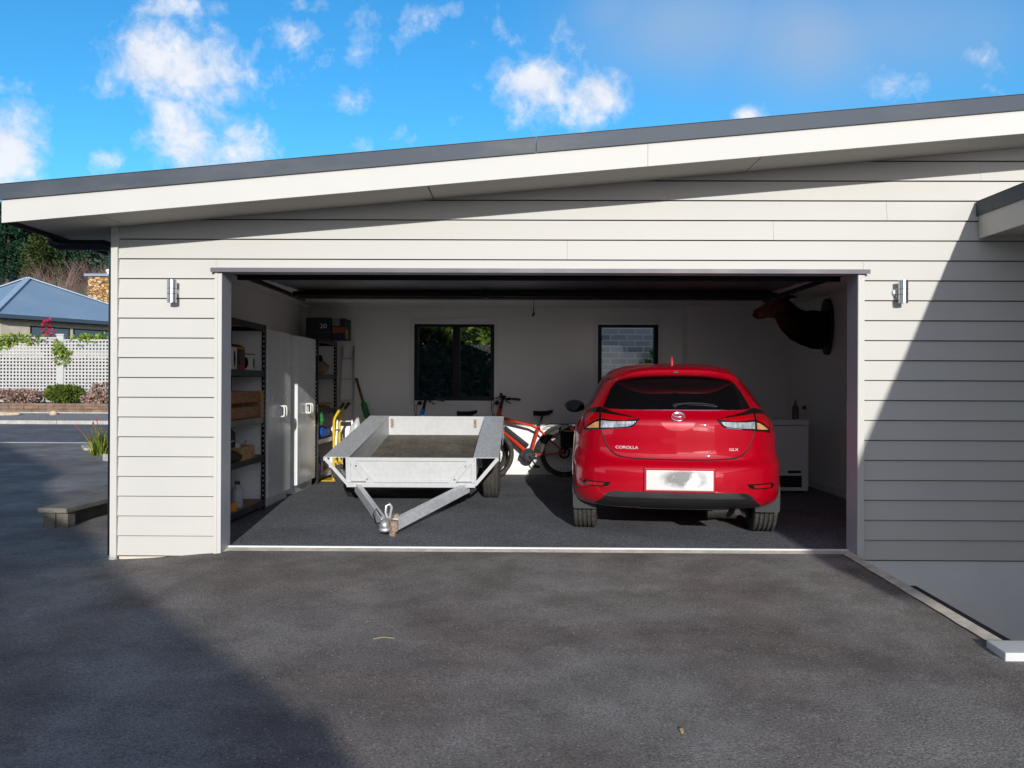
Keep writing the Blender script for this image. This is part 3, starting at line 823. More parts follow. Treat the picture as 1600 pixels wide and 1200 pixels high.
# number plate, reflectors, lower lip
m, nt, bs = new_mat('number_plate')
f = ramp(nt, tex(nt, 9, 3, .5), [(.42, .25), (.58, .8)]); f2 = ramp(nt, tex(nt, 220, 2, .7), [(.35, .7), (.65, 1.1)])
c = mixcol(nt, 1., f, f2, 'MULTIPLY')
tc = N(nt, 'ShaderNodeTexCoord'); ln = N(nt, 'ShaderNodeVectorMath', operation='LENGTH'); mp = N(nt, 'ShaderNodeMapping'); mp.inputs['Scale'].default_value = (3.6, 0, 9); mp.inputs['Location'].default_value = (-.15, 0, -4.77)
nt.links.new(tc.outputs['Object'], mp.inputs[0]); nt.links.new(mp.outputs[0], ln.inputs[0])
k = ramp(nt, ln.outputs[1], [(.45, 0), (.75, 1)])
nt.links.new(mixcol(nt, k, c, (.62, .60, .58)), bs.inputs['Base Color']); bs.inputs['Roughness'].default_value = .3; bs.inputs['Metallic'].default_value = .25
b = MB(); b.box(-.255, .268, -.838, -.828, .436, .594); b.build('number_plate', m, CAR, bevel=.005)
b = MB(); b.box(-.274, .284, -.832, -.80, .42, .612); b.build('plate_recess', mat('plate_recess_red', (.36, 0, .01), .3, .3, var=0), CAR, bevel=.006)
for s in (-1, 1):
    f_ = (lambda p: p) if s < 0 else mirror
    t = patch('reflector_housing', f_([(-.745, .492), (-.60, .49), (-.53, .488), (-.555, .458), (-.60, .446), (-.75, .446), (-.768, .47)]), M['gloss_black'], CAR, off=.004, th=.008)
    patch('reflector', f_([(-.725, .482), (-.575, .478), (-.60, .456), (-.735, .457)]), M['lens_red'], t, off=.008, th=.006)
half = arc([(0, .424), (.3, .424), (.50, .420), (.545, .412)], 3) + arc([(.585, .385), (.52, .378), (.3, .375), (0, .375)], 3)
patch('bumper_lip', half + mirror(half)[1:-1], M['lip'], CAR, off=.016, th=.03)
half = arc([(0, .373), (.3, .373), (.5, .375), (.575, .378)], 3) + [(.62, .34), (.66, .305), (.6, .29), (0, .285)]
patch('diffuser', half + mirror(half)[1:-1], M['black_pl'], CAR, off=.006, th=.02)
# underneath
b = MB(); b.box(-.64, .64, -.42, 3.2, .25, .30); b.build('underbody', M['black_pl'], CAR)
b = MB(); b.tube([(-.62, -.0, .26), (.62, -.0, .26)], .035, 10); b.box(-.5, -.38, -.35, .0, .22, .30); b.box(.38, .5, -.35, .0, .22, .30)
b.tube([(-.3, -.66, .275), (.3, -.66, .275)], .012, 8)
b.build('rear_axle', mat('axle_steel', (.02, .02, .02), .9, var=.3, spec=.1), CAR, smooth=True)
b = MB(); b.tube([(.25, -.52, .255), (.48, -.52, .255)], .075, 16); b.tube([(.44, -.56, .262), (.46, -.72, .272), (.46, -.775, .268)], .024, 12)
b.build('exhaust', mat('exhaust_steel', (.035, .03, .026), .7, .2, var=.4, vscale=12), CAR, smooth=True)
# wheels
def wheel(loc, r=.315, w=.205, s=1):
    t = MB(); hw_ = w / 2
    prof = [(.205, -hw_ * .86), (.225, -hw_ * .97), (r - .06, -hw_ * 1.02), (r - .024, -hw_ * .97), (r - .006, -hw_ * .86), (r - .001, -hw_ * .78)]
    for gx in (-.55, -.18, .18, .55):
        g0 = hw_ * gx
        prof += [(r, g0 - .009), (r - .012, g0 - .007), (r - .012, g0 + .007), (r, g0 + .009)]
    prof += [(r - .001, hw_ * .78), (r - .006, hw_ * .86), (r - .024, hw_ * .97), (r - .06, hw_ * 1.02), (.225, hw_ * .97), (.205, hw_ * .86)]
    t.lathe(prof, (0, 0, 0), (s, 0, 0), 56)
    # groove floors coloured near black to stand for their shade
    for f in t.bm.faces:
        c_ = f.calc_center_median(); rr_ = math.hypot(c_.y, c_.z)
        if abs(c_.x) < hw_ * .7 and rr_ < r - .004: f.material_index = 1
    ty = t.build('wheel', [M['rubber'], M['near_black']], CAR, smooth=True, ang=25); ty.location = loc
    rim = MB(); rim.lathe([(.208, -hw_ * .86), (.19, -hw_ * .5), (.19, hw_ * .5), (.208, hw_ * .86), (.212, hw_ * .86)], (0, 0, 0), (s, 0, 0), 40)
    rim.lathe([(0, hw_ * .6), (.05, hw_ * .6), (.055, hw_ * .3), (0, hw_ * .3)], (0, 0, 0), (s, 0, 0), 20)
    for k in range(5):
        for d in (-.16, .16):
            a = 2 * math.pi * k / 5 + d
            rim.bar((s * hw_ * .5, .04 * math.cos(a), .04 * math.sin(a)), (s * hw_ * .62, .2 * math.cos(a + d * .3), .2 * math.sin(a + d * .3)), .022, .02, (1, 0, 0))
    rim.build('rim', M['alloy'], ty, smooth=True, ang=40)
for x, s in ((-.762, -1), (.762, 1)):
    for y in (0, 2.6): wheel((x, y, .315), s=s)
for s in (-1, 1):
    for y in (0, 2.6):
        b = MB(); aa = [R(-4 + 188 * i / 24) for i in range(25)]
        for a0_, a1_ in zip(aa, aa[1:]):
            P = lambda x, a, r_=.358: V((s * x, y + r_ * math.cos(a), .315 + r_ * math.sin(a)))
            b.quad(P(.862, a0_), P(.862, a1_), P(.61, a1_), P(.61, a0_)); b.quad(P(.61, a0_), P(.61, a1_), V((s * .61, y, .315)), V((s * .61, y, .315 + .001)))
        b.build('wheel_well', M['black_pl'], CAR, fix=False)
# mud flaps
for s in (-1, 1):
    b = MB()
    poly = [(.655, .215), (.845, .215), (.855, .235), (.855, .34), (.80, .34), (.79, .335), (.655, .325)]
    b.prism(poly, lambda x, z: V((s * x, -.375, z)), lambda x, z: V((s * x, -.385, z)))
    b.build('mud_flap', M['grey_pl'], CAR, bevel=.003)
# mirrors, side glass, door seams, handles
for s in (-1, 1):
    b = MB(); b.ell((s * .965, 2.02, 1.03), (.115, .075, .072), 20, 12)
    b.tube([(s * .80, 2.03, .98), (s * .88, 2.02, 1.0)], [(.05, .03), (.035, .025)], 10)
    mr = b.build('door_mirror', M['gloss_black'], CAR, smooth=True)
    g = MB(); g.lathe([(0, 0), (.055, .0), (.055, .008), (0, .008)], (s * .968, 1.945, 1.03), (0, -1, 0), 24)
    g.bm.transform(Matrix.Translation((0, 0, 1.03)) @ Matrix.Diagonal((1, 1, .9, 1)) @ Matrix.Translation((0, 0, -1.03)))
    g.build('mirror_glass', M['car_glass'], mr)
    win = [(-.22, 1.10), (-.05, 1.055), (.6, 1.03), (1.9, 1.01), (2.12, 1.03), (1.75, 1.22), (1.45, 1.33), (1.1, 1.372), (.6, 1.378), (.25, 1.345), (-.02, 1.25)]
    patch('side_window', win, M['car_glass'], CAR, off=.003, th=.006, mode='side', s=s, step=.06)
    b = MB()
    for pts in ([(.40, .34), (.36, .6), (.30, .8), (.18, 1.0), (.10, 1.10)], [(1.14, .3), (1.16, .7), (1.12, 1.03), (1.1, 1.36)], [(2.1, .34), (2.14, .7), (2.12, 1.0)]):
        groove(b, arc([(y_, z_) for y_, z_ in pts], 5), .003, 0, 'side', s)
    groove(b, [(y_ * .1 - .25, 1.045 + .03 * max(0, -(y_ * .1 - .25)) - .012 * (y_ * .1)) for y_ in range(0, 24)], .004, .002, 'side', s)
    b.build('door_seam', M['black_pl'], CAR)
    for y in (.25, 1.25):
        h, n_ = hit_side(s, y + .05, .86); b = MB(); b.tube([h + n_ * .0 + V((0, -.1, 0)), h + n_ * .035 + V((0, -.07, 0)), h + n_ * .035 + V((0, .07, 0)), h + V((0, .1, 0))], (.014), 8); b.build('door_handle', M['red'], CAR, smooth=True)
    patch('headlight', [(2.75, .72), (3.2, .66), (3.35, .72), (3.0, .80), (2.8, .80)], M['lens_clear'], CAR, off=.004, mode='side', s=s)
# ------------------------------------------------------------------ the box trailer, nose down on its drawbar
def galv(name, lo, hi, rough=.5, metal=.35, glo=.86):
    m, nt, b = new_mat(name)
    f = ramp(nt, tex(nt, 5, 6, .65, stretch=(1, .35, 1)), [(.3, 0), (.7, 1)]); g = ramp(nt, tex(nt, 28, 4, .7, stretch=(1, .25, 1)), [(.4, glo), (.62, 1.04)])
    c = mixcol(nt, f, lo, hi); c = mixcol(nt, 1., c, g, 'MULTIPLY')
    # a few rust freckles
    r = ramp(nt, tex(nt, 13, 6, .75), [(.70, 0), (.76, 1)]); c = mixcol(nt, r, c, (.30, .20, .12))
    nt.links.new(c, b.inputs['Base Color']); b.inputs['Roughness'].default_value = rough; b.inputs['Metallic'].default_value = metal
    return m
M['galv'] = galv('galvanised_sheet', (.62, .65, .69), (.74, .77, .80), .42, .05)
M['tpaint'] = galv('white_trailer_paint', (.50, .505, .51), (.525, .53, .535), .5, .0, .96)
M['rust'] = mat('rusty_steel', (.30, .16, .075), .9, var=.5, vscale=40, bump=.6, bscale=120, col2=(.45, .36, .26))
m, nt, b_ = new_mat('worn_plywood')
f = ramp(nt, tex(nt, 3.2, 8, .7, stretch=(1, .6, 1)), [(.3, 0), (.72, 1)]); f2 = ramp(nt, tex(nt, 30, 5, .7, stretch=(1, .2, 1)), [(.35, .7), (.65, 1.2)])
c = mixcol(nt, f, (.075, .066, .052), (.21, .185, .14)); c = mixcol(nt, 1., c, f2, 'MULTIPLY')
s_ = ramp(nt, tex(nt, 5, 4, .6), [(.66, 0), (.72, 1)]); c = mixcol(nt, s_, c, (.30, .26, .20))
nt.links.new(c, b_.inputs['Base Color']); b_.inputs['Roughness'].default_value = .8; M['ply'] = m

TR = thing('box_trailer', 'grey galvanised box trailer with a rusty drawbar coupling resting on the garage floor', 'trailer', (-1.085, 3.14, 0))
PM = Matrix.Translation((0, 0, .3)) @ Matrix.Rotation(R(6.9), 4, 'X') @ Matrix.Translation((0, 0, -.3))
def tb(b, name, m, parent=TR, **k):
    b.bm.transform(PM); return b.build(name, m, parent, **k)
BW, GW, U0, U1, ZB, ZT = .63, .875, -1.07, 1.57, .385, .665
b = MB(); b.box(-BW, BW, U0 + .01, U1 - .01, .41, .425); tb(b, 'tray_floor', M['ply'])
b = MB(); b.box(-BW, BW, U0, U0 + .003, ZB + .04, ZT - .03); tb(b, 'front_panel', M['tpaint'])
b = MB(); b.box(-BW - .01, BW + .01, U0 - .05, U0 + .004, ZB - .01, ZB + .035); b.box(-BW - .0, BW, U0 - .022, U0 + .004, ZT - .03, ZT + .004)
b.box(-BW - .002, -BW + .028, U0 - .02, U0 + .002, ZB + .035, ZT - .03); b.box(BW - .028, BW + .002, U0 - .02, U0 + .002, ZB + .035, ZT - .03)
b.box(-.40, .40, U0 - .014, U0, ZB + .036, ZB + .052)
tb(b, 'front_frame', M['tpaint'], bevel=.002)
for s in (-1, 1):
    b = MB(); b.bar((s * (BW - .03), U0 - .026, ZT - .01), (s * (BW - .25), U0 - .026, ZB + .0), .055, .014, (0, 1, 0)); tb(b, 'front_gusset', M['tpaint'], bevel=.002)
    for k in (.25, .75): q_ = lerp(V((s * (BW - .03), U0 - .036, ZT - .01)), V((s * (BW - .25), U0 - .036, ZB)), k); b = MB(); b.lathe([(0, .006), (.009, .005), (.011, 0), (0, 0)], q_, (0, -1, 0), 8); tb(b, 'bolt', M['rust'])
b = MB(); b.box(-BW, BW, U1 - .03, U1, ZB, ZT - .002); b.box(-BW, BW, U1 - .036, U1 + .004, ZT - .03, ZT + .004); tg = tb(b, 'tailgate', M['tpaint'], bevel=.002)
rm = random.Random(2)
for s in (-.58, .50):
    b = MB(); b.box(s - .018, s + .018, U1 - .046, U1 - .03, ZT - .14, ZT - .035); b.ell((s, U1 - .045, ZT - .06), (.02, .008, .022), 8, 6); tb(b, 'rusty_hinge', M['rust'], tg)
for s in (-1, 1):
    b = MB(); b.box(s * BW - .006, s * BW + .006, U0, U1, ZB, ZT); tb(b, 'side_panel', M['galv'])
    b = MB(); b.box(s * (BW - .012), s * GW, U0 - .005, U1 + .002, ZT, ZT + .005)
    b.box(s * (GW - .003), s * GW, U0 - .005, U1, ZT - .035, ZT); b.box(s * BW, s * GW, U1 - .005, U1, ZB, ZT)
    b.box(s * (GW - .003), s * GW, U1 - .75, U1, ZB + .05, ZT)
    g = tb(b, 'mudguard', M['galv'], bevel=.001)
    b = MB(); b.bar((s * (GW - .012), U0 + .0, ZT - .005), (s * (BW + .01), U0 - .0, ZB + .01), .035, .006, (0, 1, 0)); b.box(s * (BW + .002), s * (BW + .02), U0 - .02, U0 + .0, ZB, ZT)
    tb(b, 'guard_brace', M['tpaint'], g)
# drawbar
for s in (-1, 1):
    b = MB(); b.bar((s * .56, -1.0, .352), (s * .045, -2.495, .395), .05, .10); 
    tb(b, 'drawbar', M['galv'], bevel=.006)
b = MB(); b.box(-.62, .62, -1.0, 1.5, .33, .385); tb(b, 'chassis', mat('chassis_steel', (.08, .08, .08), .7, var=.3))
b = MB(); b.bar((0, -2.415, .39), (.015, -2.585, .40), .13, .085); b.bar((.05, -2.405, .40), (.03, -2.575, .36), .05, .11); b.box(.03, .07, -2.455, -2.415, .42, .47)
cp = tb(b, 'coupling', M['rust'], bevel=.008)
b = MB(); b.ell((-.02, -2.600, .425), (.048, .06, .05), 18, 12); b.tube([(-.02, -2.555, .43), (-.01, -2.395, .435)], .032, 12); b.lathe([(.0, .0), (.05, .0), (.056, -.02), (.05, -.035), (0, -.035)], (-.02, -2.600, .41), (0, 0, 1), 18)
tb(b, 'ball_cup', mat('aged_silver', (.55, .55, .53), .4, .7, var=.25, vscale=30), cp, smooth=True)
b = MB(); b.tube([(-.012, -2.515, .455), (-.03, -2.505, .50), (-.028, -2.485, .55), (.0, -2.475, .565), (.018, -2.485, .54), (.012, -2.505, .50), (.005, -2.515, .455)], .011, 8); tb(b, 'coupling_lever', mat('galv_lever', (.6, .6, .6), .4, .6), cp, smooth=True)
b = MB(); b.tube([(-.08, -2.435, .45), (-.13, -2.385, .50), (-.15, -2.415, .46), (-.12, -2.475, .40), (-.07, -2.505, .41)], .006, 6); tb(b, 'lighting_cable', M['black_pl'], cp, smooth=True)
def twheel(x):
    t = MB(); r, hw_ = .305, .09; s = 1 if x > 0 else -1
    prof = [(.165, -hw_ * .8), (.19, -hw_), (r - .05, -hw_ * 1.04), (r - .012, -hw_ * .92), (r, -hw_ * .78)]
    for gx in (-.5, 0, .5): g0 = hw_ * gx; prof += [(r + .001, g0 - .007), (r - .008, g0 - .004), (r - .008, g0 + .004), (r + .001, g0 + .007)]
    prof += [(r, hw_ * .78), (r - .012, hw_ * .92), (r - .05, hw_ * 1.04), (.19, hw_), (.165, hw_ * .8)]
    t.lathe(prof, (0, 0, 0), (s, 0, 0), 48); w = t.build('wheel', mat('dusty_tyre', (.045, .041, .036), .9, var=.35, vscale=25, bump=.3), TR, smooth=True, ang=25); w.location = (x, 0, r)
    k = MB(); k.lathe([(.168, -hw_ * .8), (.15, -.02), (.10, .02), (.06, .04), (0, .04)], (0, 0, 0), (s, 0, 0), 32); k.build('rim', M['tpaint'], w, smooth=True)
twheel(-.765); twheel(.765)
b = MB(); b.tube([(-.7, 0, .3), (.7, 0, .3)], .03, 10)
for s in (-1, 1): b.bar((s * .58, -.4, .36), (s * .58, .4, .36), .05, .03)
b.build('axle', M['black_pl'], TR)
b = MB(); b.lathe([(.0, 0), (.06, .0), (.075, .02), (.07, .05), (0, .06)], (-.70, -.95, .46), (0, -1, 0), 20); tb(b, 'side_lamp', M['chrome'], smooth=True)
# ------------------------------------------------------------------ two electric bicycles by the back wall
def bike(label, frame_mat, xh, Y, turn, extras=True):
    """side view along X: front wheel on the left; xh is the x of the front hub"""
    T = thing('electric_bicycle', label, 'bicycle', (xh + .5, Y, 0), 0, None)
    o = -.5                              # local x of the front hub
    RW = .338; fh = V((o, 0, RW)); rh = V((o + 1.08, 0, RW))
    bbk = V((o + .60, 0, .30)); hd0 = V((o + .135, 0, .70)); hd1 = V((o + .205, 0, .955)) ; st = V((o + .72, 0, .66))
    def wheelm(c, rot=None):
        ty = MB(); pts = [V((c.x + (RW - .027) * math.cos(2 * math.pi * i / 48), 0, c.z + (RW - .027) * math.sin(2 * math.pi * i / 48))) for i in range(48)]
        ty.tube(pts, .027, 8, closed=True)
        q = MB()
        for i in range(28):
            a = 2 * math.pi * i / 28; sg = (-1) ** i * .025
            q.tube([(c.x + .02 * math.cos(a + .6), sg, c.z + .02 * math.sin(a + .6)), (c.x + (RW - .06) * math.cos(a), 0, c.z + (RW - .06) * math.sin(a))], .0014, 4, caps=False)
        rp = [V((c.x + (RW - .058) * math.cos(2 * math.pi * i / 40), 0, c.z + (RW - .058) * math.sin(2 * math.pi * i / 40))) for i in range(40)]
        q.tube(rp, (.012), 6, closed=True); q.tube([(c.x, -.05, c.z), (c.x, .05, c.z)], .02, 10)
        q.lathe([(.055, 0), (.08, 0), (.08, .003), (.055, .003)], (c.x, -.04, c.z), (0, 1, 0), 24)
        if rot is not None:
            ty.bm.transform(rot); q.bm.transform(rot)
        w = ty.build('wheel', M['rubber'], T, smooth=True); q.build('spoked_rim', M['black_pl'], w, smooth=True)
    steer = Matrix.Translation(hd0) @ Matrix.Rotation(R(turn), 4, (hd1 - hd0).normalized()) @ Matrix.Translation(-hd0)
    wheelm(fh, steer); wheelm(rh)
    b = MB()
    b.tube([hd0, hd1 - V((.004, 0, .02))], .028, 12)
    b.tube([lerp(hd0, hd1, .62), lerp(hd0, hd1, .5) + V((.10, 0, -.035)), st + V((-.1, 0, .05)), st], [.024, .021, .018, .018], 10)
    b.tube([st, lerp(st, rh, .5) , rh + V((0, -.05, 0))], [.016, .011, .010], 8); b.tube([st, lerp(st, rh, .5), rh + V((0, .05, 0))], [.016, .011, .010], 8)
    b.tube([bbk + V((.02, 0, .02)), st + V((.012, 0, .04))], .020, 10)
    b.tube([bbk, bbk + V((.14, -.05, .01)), rh + V((0, -.055, 0))], .011, 8); b.tube([bbk, bbk + V((.14, .05, .01)), rh + V((0, .055, 0))], .011, 8)
    b.tube([hd0 + V((.01, 0, .02)), bbk + V((-.05, 0, .06))], (.030), 10)
    b.build('frame', frame_mat, T, smooth=True)
    b = MB(); d = (bbk + V((-.07, 0, .09)) - hd0).normalized(); up = V((0, 1, 0)).cross(d)
    if up.z < 0: up = -up
    b.bar(hd0 + d * .10 + up * .052, hd0 + d * .52 + up * .052, .075, .07, up); b.build('battery', M['black_pl'], T, bevel=.012, smooth=True)
    b = MB(); b.lathe([(0, -.06), (.075, -.055), (.095, -.03), (.095, .03), (.075, .055), (0, .06)], bbk + V((-.01, 0, .0)), (0, 1, 0), 20); b.tube([bbk + V((-.12, 0, .02)), bbk + V((.02, 0, -.02))], [.045, .07], 10); b.build('motor', M['grey_pl'], T, smooth=True)
    b = MB(); b.lathe([(.05, -.078), (.085, -.078), (.085, -.072), (.05, -.072)], bbk, (0, 1, 0), 24)
    b.tube([bbk + V((0, -.09, 0)), bbk + V((.09, -.095, -.14))], .011, 8); b.box(bbk.x + .04, bbk.x + .14, -.19, -.10, bbk.z - .155, bbk.z - .13)
    b.tube([bbk + V((0, .09, 0)), bbk + V((-.09, .095, .14))], .011, 8); b.box(bbk.x - .14, bbk.x - .04, .10, .19, bbk.z + .13, bbk.z + .155)
    b.build('crank', M['black_pl'], T)
    # fork, stem, bars, grips, levers, cables turn together
    b = MB()
    for s in (-1, 1): b.tube([hd0 + V((-.0, s * .03, -.02)), hd0 + V((-.012, s * .055, -.05)), fh + V((.0, s * .055, 0))], [.018, .02, .015], 10)
    b.tube([hd0 + V((0, -.05, -.03)), hd0 + V((0, .05, -.03))], .022, 8)
    b.bm.transform(steer); b.build('fork', M['black_pl'], T, smooth=True)
    b = MB(); c = hd1 + V((.03, 0, .125))
    b.tube([hd1 - V((.004, 0, .02)), hd1 + V((.008, 0, .05)), c], [.022, .02, .018], 10)
    b.tube([c + V((.10, -.32, .02)), c + V((.06, -.18, .015)), c + V((0, -.06, 0)), c + V((0, .06, 0)), c + V((.06, .18, .015)), c + V((.10, .32, .02))], .0125, 8)
    b.bm.transform(steer); hb_ = b.build('handlebar', M['black_pl'], T, smooth=True)
    for s in (-1, 1):
        b = MB(); b.tube([c + V((.062, s * .19, .015)), c + V((.104, s * .33, .021))], .018, 10); b.bm.transform(steer); b.build('grip', M['rubber'], hb_, smooth=True)
        b = MB(); b.tube([c + V((.03, s * .13, .01)), c + V((-.03, s * .17, -.02)), c + V((.0, s * .27, -.035))], .007, 6); b.ell(c + V((.03, s * .14, .01)), (.025, .025, .022)); b.bm.transform(steer); b.build('brake_lever', M['black_pl'], hb_, smooth=True)
    b = MB()
    for s in (-1, 1): b.tube(arc([tuple(c + V((.02, s * .13, .0))), tuple(c + V((-.13, s * .08, -.02))), tuple(c + V((-.15, s * .03, -.15))), tuple(hd0 + V((-.01, s * .04, .05)))], 6), .0035, 5)
    b.tube(arc([tuple(c + V((.02, -.15, .0))), tuple(c + V((-.20, -.10, -.08))), tuple(c + V((-.14, -.03, -.24))), tuple(hd0 + V((.06, -.03, .02)))], 6), .0035, 5)
    b.box(c.x - .035, c.x + .035, -.03, .03, c.z + .012, c.z + .035); b.ell(c + V((-.09, 0, -.06)), (.03, .03, .03))
    b.bm.transform(steer); b.build('brake_cable', M['black_pl'], hb_)
    # saddle and post
    b = MB(); sp_ = st + V((.06, 0, .19)); b.tube([st, sp_], .015, 10); b.lathe([(.022, 0), (.026, .015), (.022, .03)], st - V((-.002, 0, .01)), (sp_ - st), 12); b.build('seat_post', M['black_pl'], T, smooth=True)
    b = MB(); rows = []
    for i in range(11):
        t = i / 10; x = sp_.x - .13 + .27 * t; w = .022 + .055 * smooth(.35, .9, t); z = sp_.z + .045 - .012 * math.sin(t * math.pi) + .015 * t
        rows.append([b.bm.verts.new((x, w * math.cos(a), z + (.018 if math.sin(a) > 0 else .03 + .02 * (t < .9)) * math.sin(a))) for a in [2 * math.pi * k / 12 for k in range(12)]])
    for A, B_ in zip(rows, rows[1:]):
        for k in range(12): b._f([A[k], A[(k + 1) % 12], B_[(k + 1) % 12], B_[k]])
    b._f(rows[0]); b._f(rows[-1]); b.tube([sp_ + V((-.08, 0, .02)), sp_, sp_ + V((.08, 0, .025))], .008, 6)
    b.build('saddle', M['black_pl'], T, smooth=True)
    if extras:
        b = MB()
        for c_, a0, a1, rot in ((rh, -10, 175, None),):
            pts = [c_ + V(((RW + .025) * math.cos(R(a)), 0, (RW + .025) * math.sin(R(a)))) for a in range(a0, a1, 8)]
            b.tube(pts, [(.004, .03)] * len(pts), 8)
        b.build('mudguard', M['black_pl'], T, smooth=True)
        b = MB(); z = RW * 2 + .06
        for s in (-1, 1): b.tube([(st.x + .10, s * .04, z - .02), (st.x + .16, s * .06, z), (rh.x + .28, s * .06, z)], .006, 6); b.tube([(rh.x, s * .06, rh.z), (rh.x + .05, s * .065, z)], .006, 6); b.tube([(rh.x, s * .06, rh.z), (rh.x + .2, s * .065, z)], .006, 6)
        for k in range(4): b.tube([(rh.x - .08 + .1 * k, -.06, z), (rh.x - .08 + .1 * k, .06, z)], .006, 6)
        b.build('carrier', M['black_pl'], T)
        b = MB(); b.box(rh.x - .06, rh.x + .26, -.20, -.075, rh.z + .08, z - .02); b.build('pannier', mat('pannier_cloth', (.01, .01, .011), .9, var=.2, bump=.3), T, bevel=.02, smooth=True)
        b = MB(); b.box(rh.x - .02, rh.x + .2, -.206, -.199, rh.z + .30, rh.z + .315); b.build('amber_reflector', mat('amber_strip', (.7, .35, .04), .3, var=0), T)
    return T
bl = paint('blue_frame_paint', (.01, .22, .62), .2); rd = paint('red_frame_paint', (.55, .035, .012), .2)
hx = at(759, 704, 5.28).x
bike('red electric bicycle with a black carrier bag on the back, partly behind the car', rd, hx, 5.28, 25)
hx2 = at(638, 704, 4.98).x
bike('blue electric bicycle mostly hidden behind the trailer tailgate under the window', bl, hx2, 4.98, 32, extras=False)
# ------------------------------------------------------------------ things kept along the garage walls
M['black_steel'] = mat('black_steel', (.012, .013, .016), .4, .2, var=.2)
M['mdf'] = mat('fibreboard', (.36, .24, .14), .8, var=.18, vscale=6)
M['cab'] = mat('white_cabinet', (.74, .75, .75), .22, var=.02)
M['crate_wood'] = mat('old_crate_wood', (.30, .13, .055), .7, var=.5, vscale=9, stretch=(6, 1, 6), bump=.2)
M['box_wood'] = mat('ply_box_wood', (.42, .24, .10), .7, var=.35, vscale=12, stretch=(4, 1, 4))
M['card_white'] = mat('white_packaging', (.62, .60, .56), .6, var=.06)
M['white_pl'] = mat('white_plastic', (.72, .72, .70), .4, var=.03)
M['yellow'] = mat('yellow_paint', (.72, .47, .01), .4, var=.1)
M['alu'] = mat('aluminium', (.5, .5, .5), .35, .8, var=.15, vscale=12)
M['green_pl'] = mat('green_plastic', (.03, .22, .06), .5, var=.2)

def perforated(b, x, y, z0, z1, along):
    """an angle upright with a row of holes in the flange that runs along X or Y"""
    w, t = .042, .0025; hole, pitch = .016, .05
    n = int((z1 - z0) / pitch); P = lambda a0, a1, h0, h1: (b.box(x + a0 * along[0] - (t if along[1] else 0), x + a1 * along[0] + (0 if not along[1] else t), y + a0 * along[1] - (t if along[0] else 0), y + a1 * along[1] + (0 if not along[0] else t), h0, h1))
    P(0, .013, z0, z1); P(.029, w, z0, z1)
    for i in range(n + 1):
        a_ = z0 + i * pitch; P(.013, .029, a_, min(a_ + pitch - hole, z1))
def shelving(label, y0, y1, top=1.85, levels=(1.39, .93, .55, .10)):
    T = thing('storage_shelf', label, 'shelving', (-2.755, (y0 + y1) / 2, 0), 0, 'black steel shelving units'); oy = (y0 + y1) / 2
    a, c = y0 - oy, y1 - oy; X0, X1 = -.19, .195
    for x in (X0, X1):
        for y, d in ((a, 1), (c, -1)):
            b = MB(); perforated(b, x, y, 0, top, (0, d)); perforated(b, x, y, 0, top, (1 if x < 0 else -1, 0)); b.build('upright', M['black_steel'], T)
    for z in levels + (top,):
        b = MB(); b.box(X0 + .004, X1 - .004, a + .004, c - .004, z - .012, z); s_ = b.build('shelf_board', M['mdf'], T)
        b = MB()
        for x in (X0 + .003, X1 - .006): b.box(x, x + .003, a + .003, c - .003, z - .055, z + .004)
        for y in (a + .003, c - .006): b.box(X0 + .006, X1 - .006, y, y + .003, z - .055, z + .004)
        b.build('shelf_rim', M['black_steel'], s_)
    return T
shelving('black steel shelving at the front left with coffee packets and a wooden crate', .92, 2.10)
shelving('black steel shelving in the back corner under two dark cartons', 4.30, 5.42)

def pack(name, label, x, y, z, w, d, h, mt, deco=None, rz=0., cat='packet', group=None, top=None):
    T = thing(name, label, cat, (x, y, z), rz, group)
    b = MB(); b.box(-w / 2, w / 2, -d / 2, d / 2, .0, h); b.build('carton', mt, T, bevel=.003)
    if deco: deco(T, w, d, h)
    return T
def ovalmark(T, w, d, h):
    for face in (0, 1):
        b = MB(); n = 20
        pts = [(.026 * math.cos(2 * math.pi * i / n) , h * .5 + h * .36 * math.sin(2 * math.pi * i / n) * (1 if i else 1)) for i in range(n)]
        if face: b.prism(pts, lambda p, q: V((w / 2 + .0003, p, q)), lambda p, q: V((w / 2 + .0012, p, q)))
        else: b.prism(pts, lambda p, q: V((p, -d / 2 - .0012, q)), lambda p, q: V((p, -d / 2 - .0003, q)))
        b.build('oval_mark', M['gloss_black'], T)
    b = MB(); b.box(-w / 2 + .004, w / 2 - .004, -d / 2 + .004, d / 2 - .004, h, h + .012); b.build('folded_top', mat('brown_fold', (.12, .06, .03), .6, var=0), T, bevel=.004)
def twotone(T, w, d, h):
    b = MB(); b.box(-w / 2 - .001, w / 2 + .001, -d / 2 - .001, d / 2 + .001, .0, h * .22); b.build('red_band', mat('red_print', (.36, .02, .01), .6, var=.1), T)
    b = MB(); b.box(w / 2 * .2, w / 2 + .0012, -d / 2 - .0012, d / 2 - .01, h * .222, h * .92); b.build('dark_print', mat('dark_print', (.06, .03, .02), .6, var=.5, vscale=30), T)
    b = MB(); b.prism([(-w / 2, 0), (w / 2, 0), (.02, .028), (-.02, .03)], lambda p, q: V((p, -d / 2, h + q)), lambda p, q: V((p, d / 2, h + q))); b.build('folded_top', mat('dark_fold', (.05, .03, .02), .6, var=0), T)
pack('coffee_packet', 'tall white packet with a black oval, beside the jamb on the top used shelf', -2.64, 1.25, 1.39, .10, .13, .205, M['card_white'], ovalmark)
pack('snack_box', 'amber and brown carton with a red foot between two white packets', -2.68, 1.53, 1.39, .14, .15, .215, mat('amber_card', (.50, .28, .03), .6, var=.1), twotone)
pack('coffee_packet', 'short white packet with a black oval and brown top near the shelf upright', -2.66, 1.84, 1.39, .12, .13, .155, M['card_white'], ovalmark)
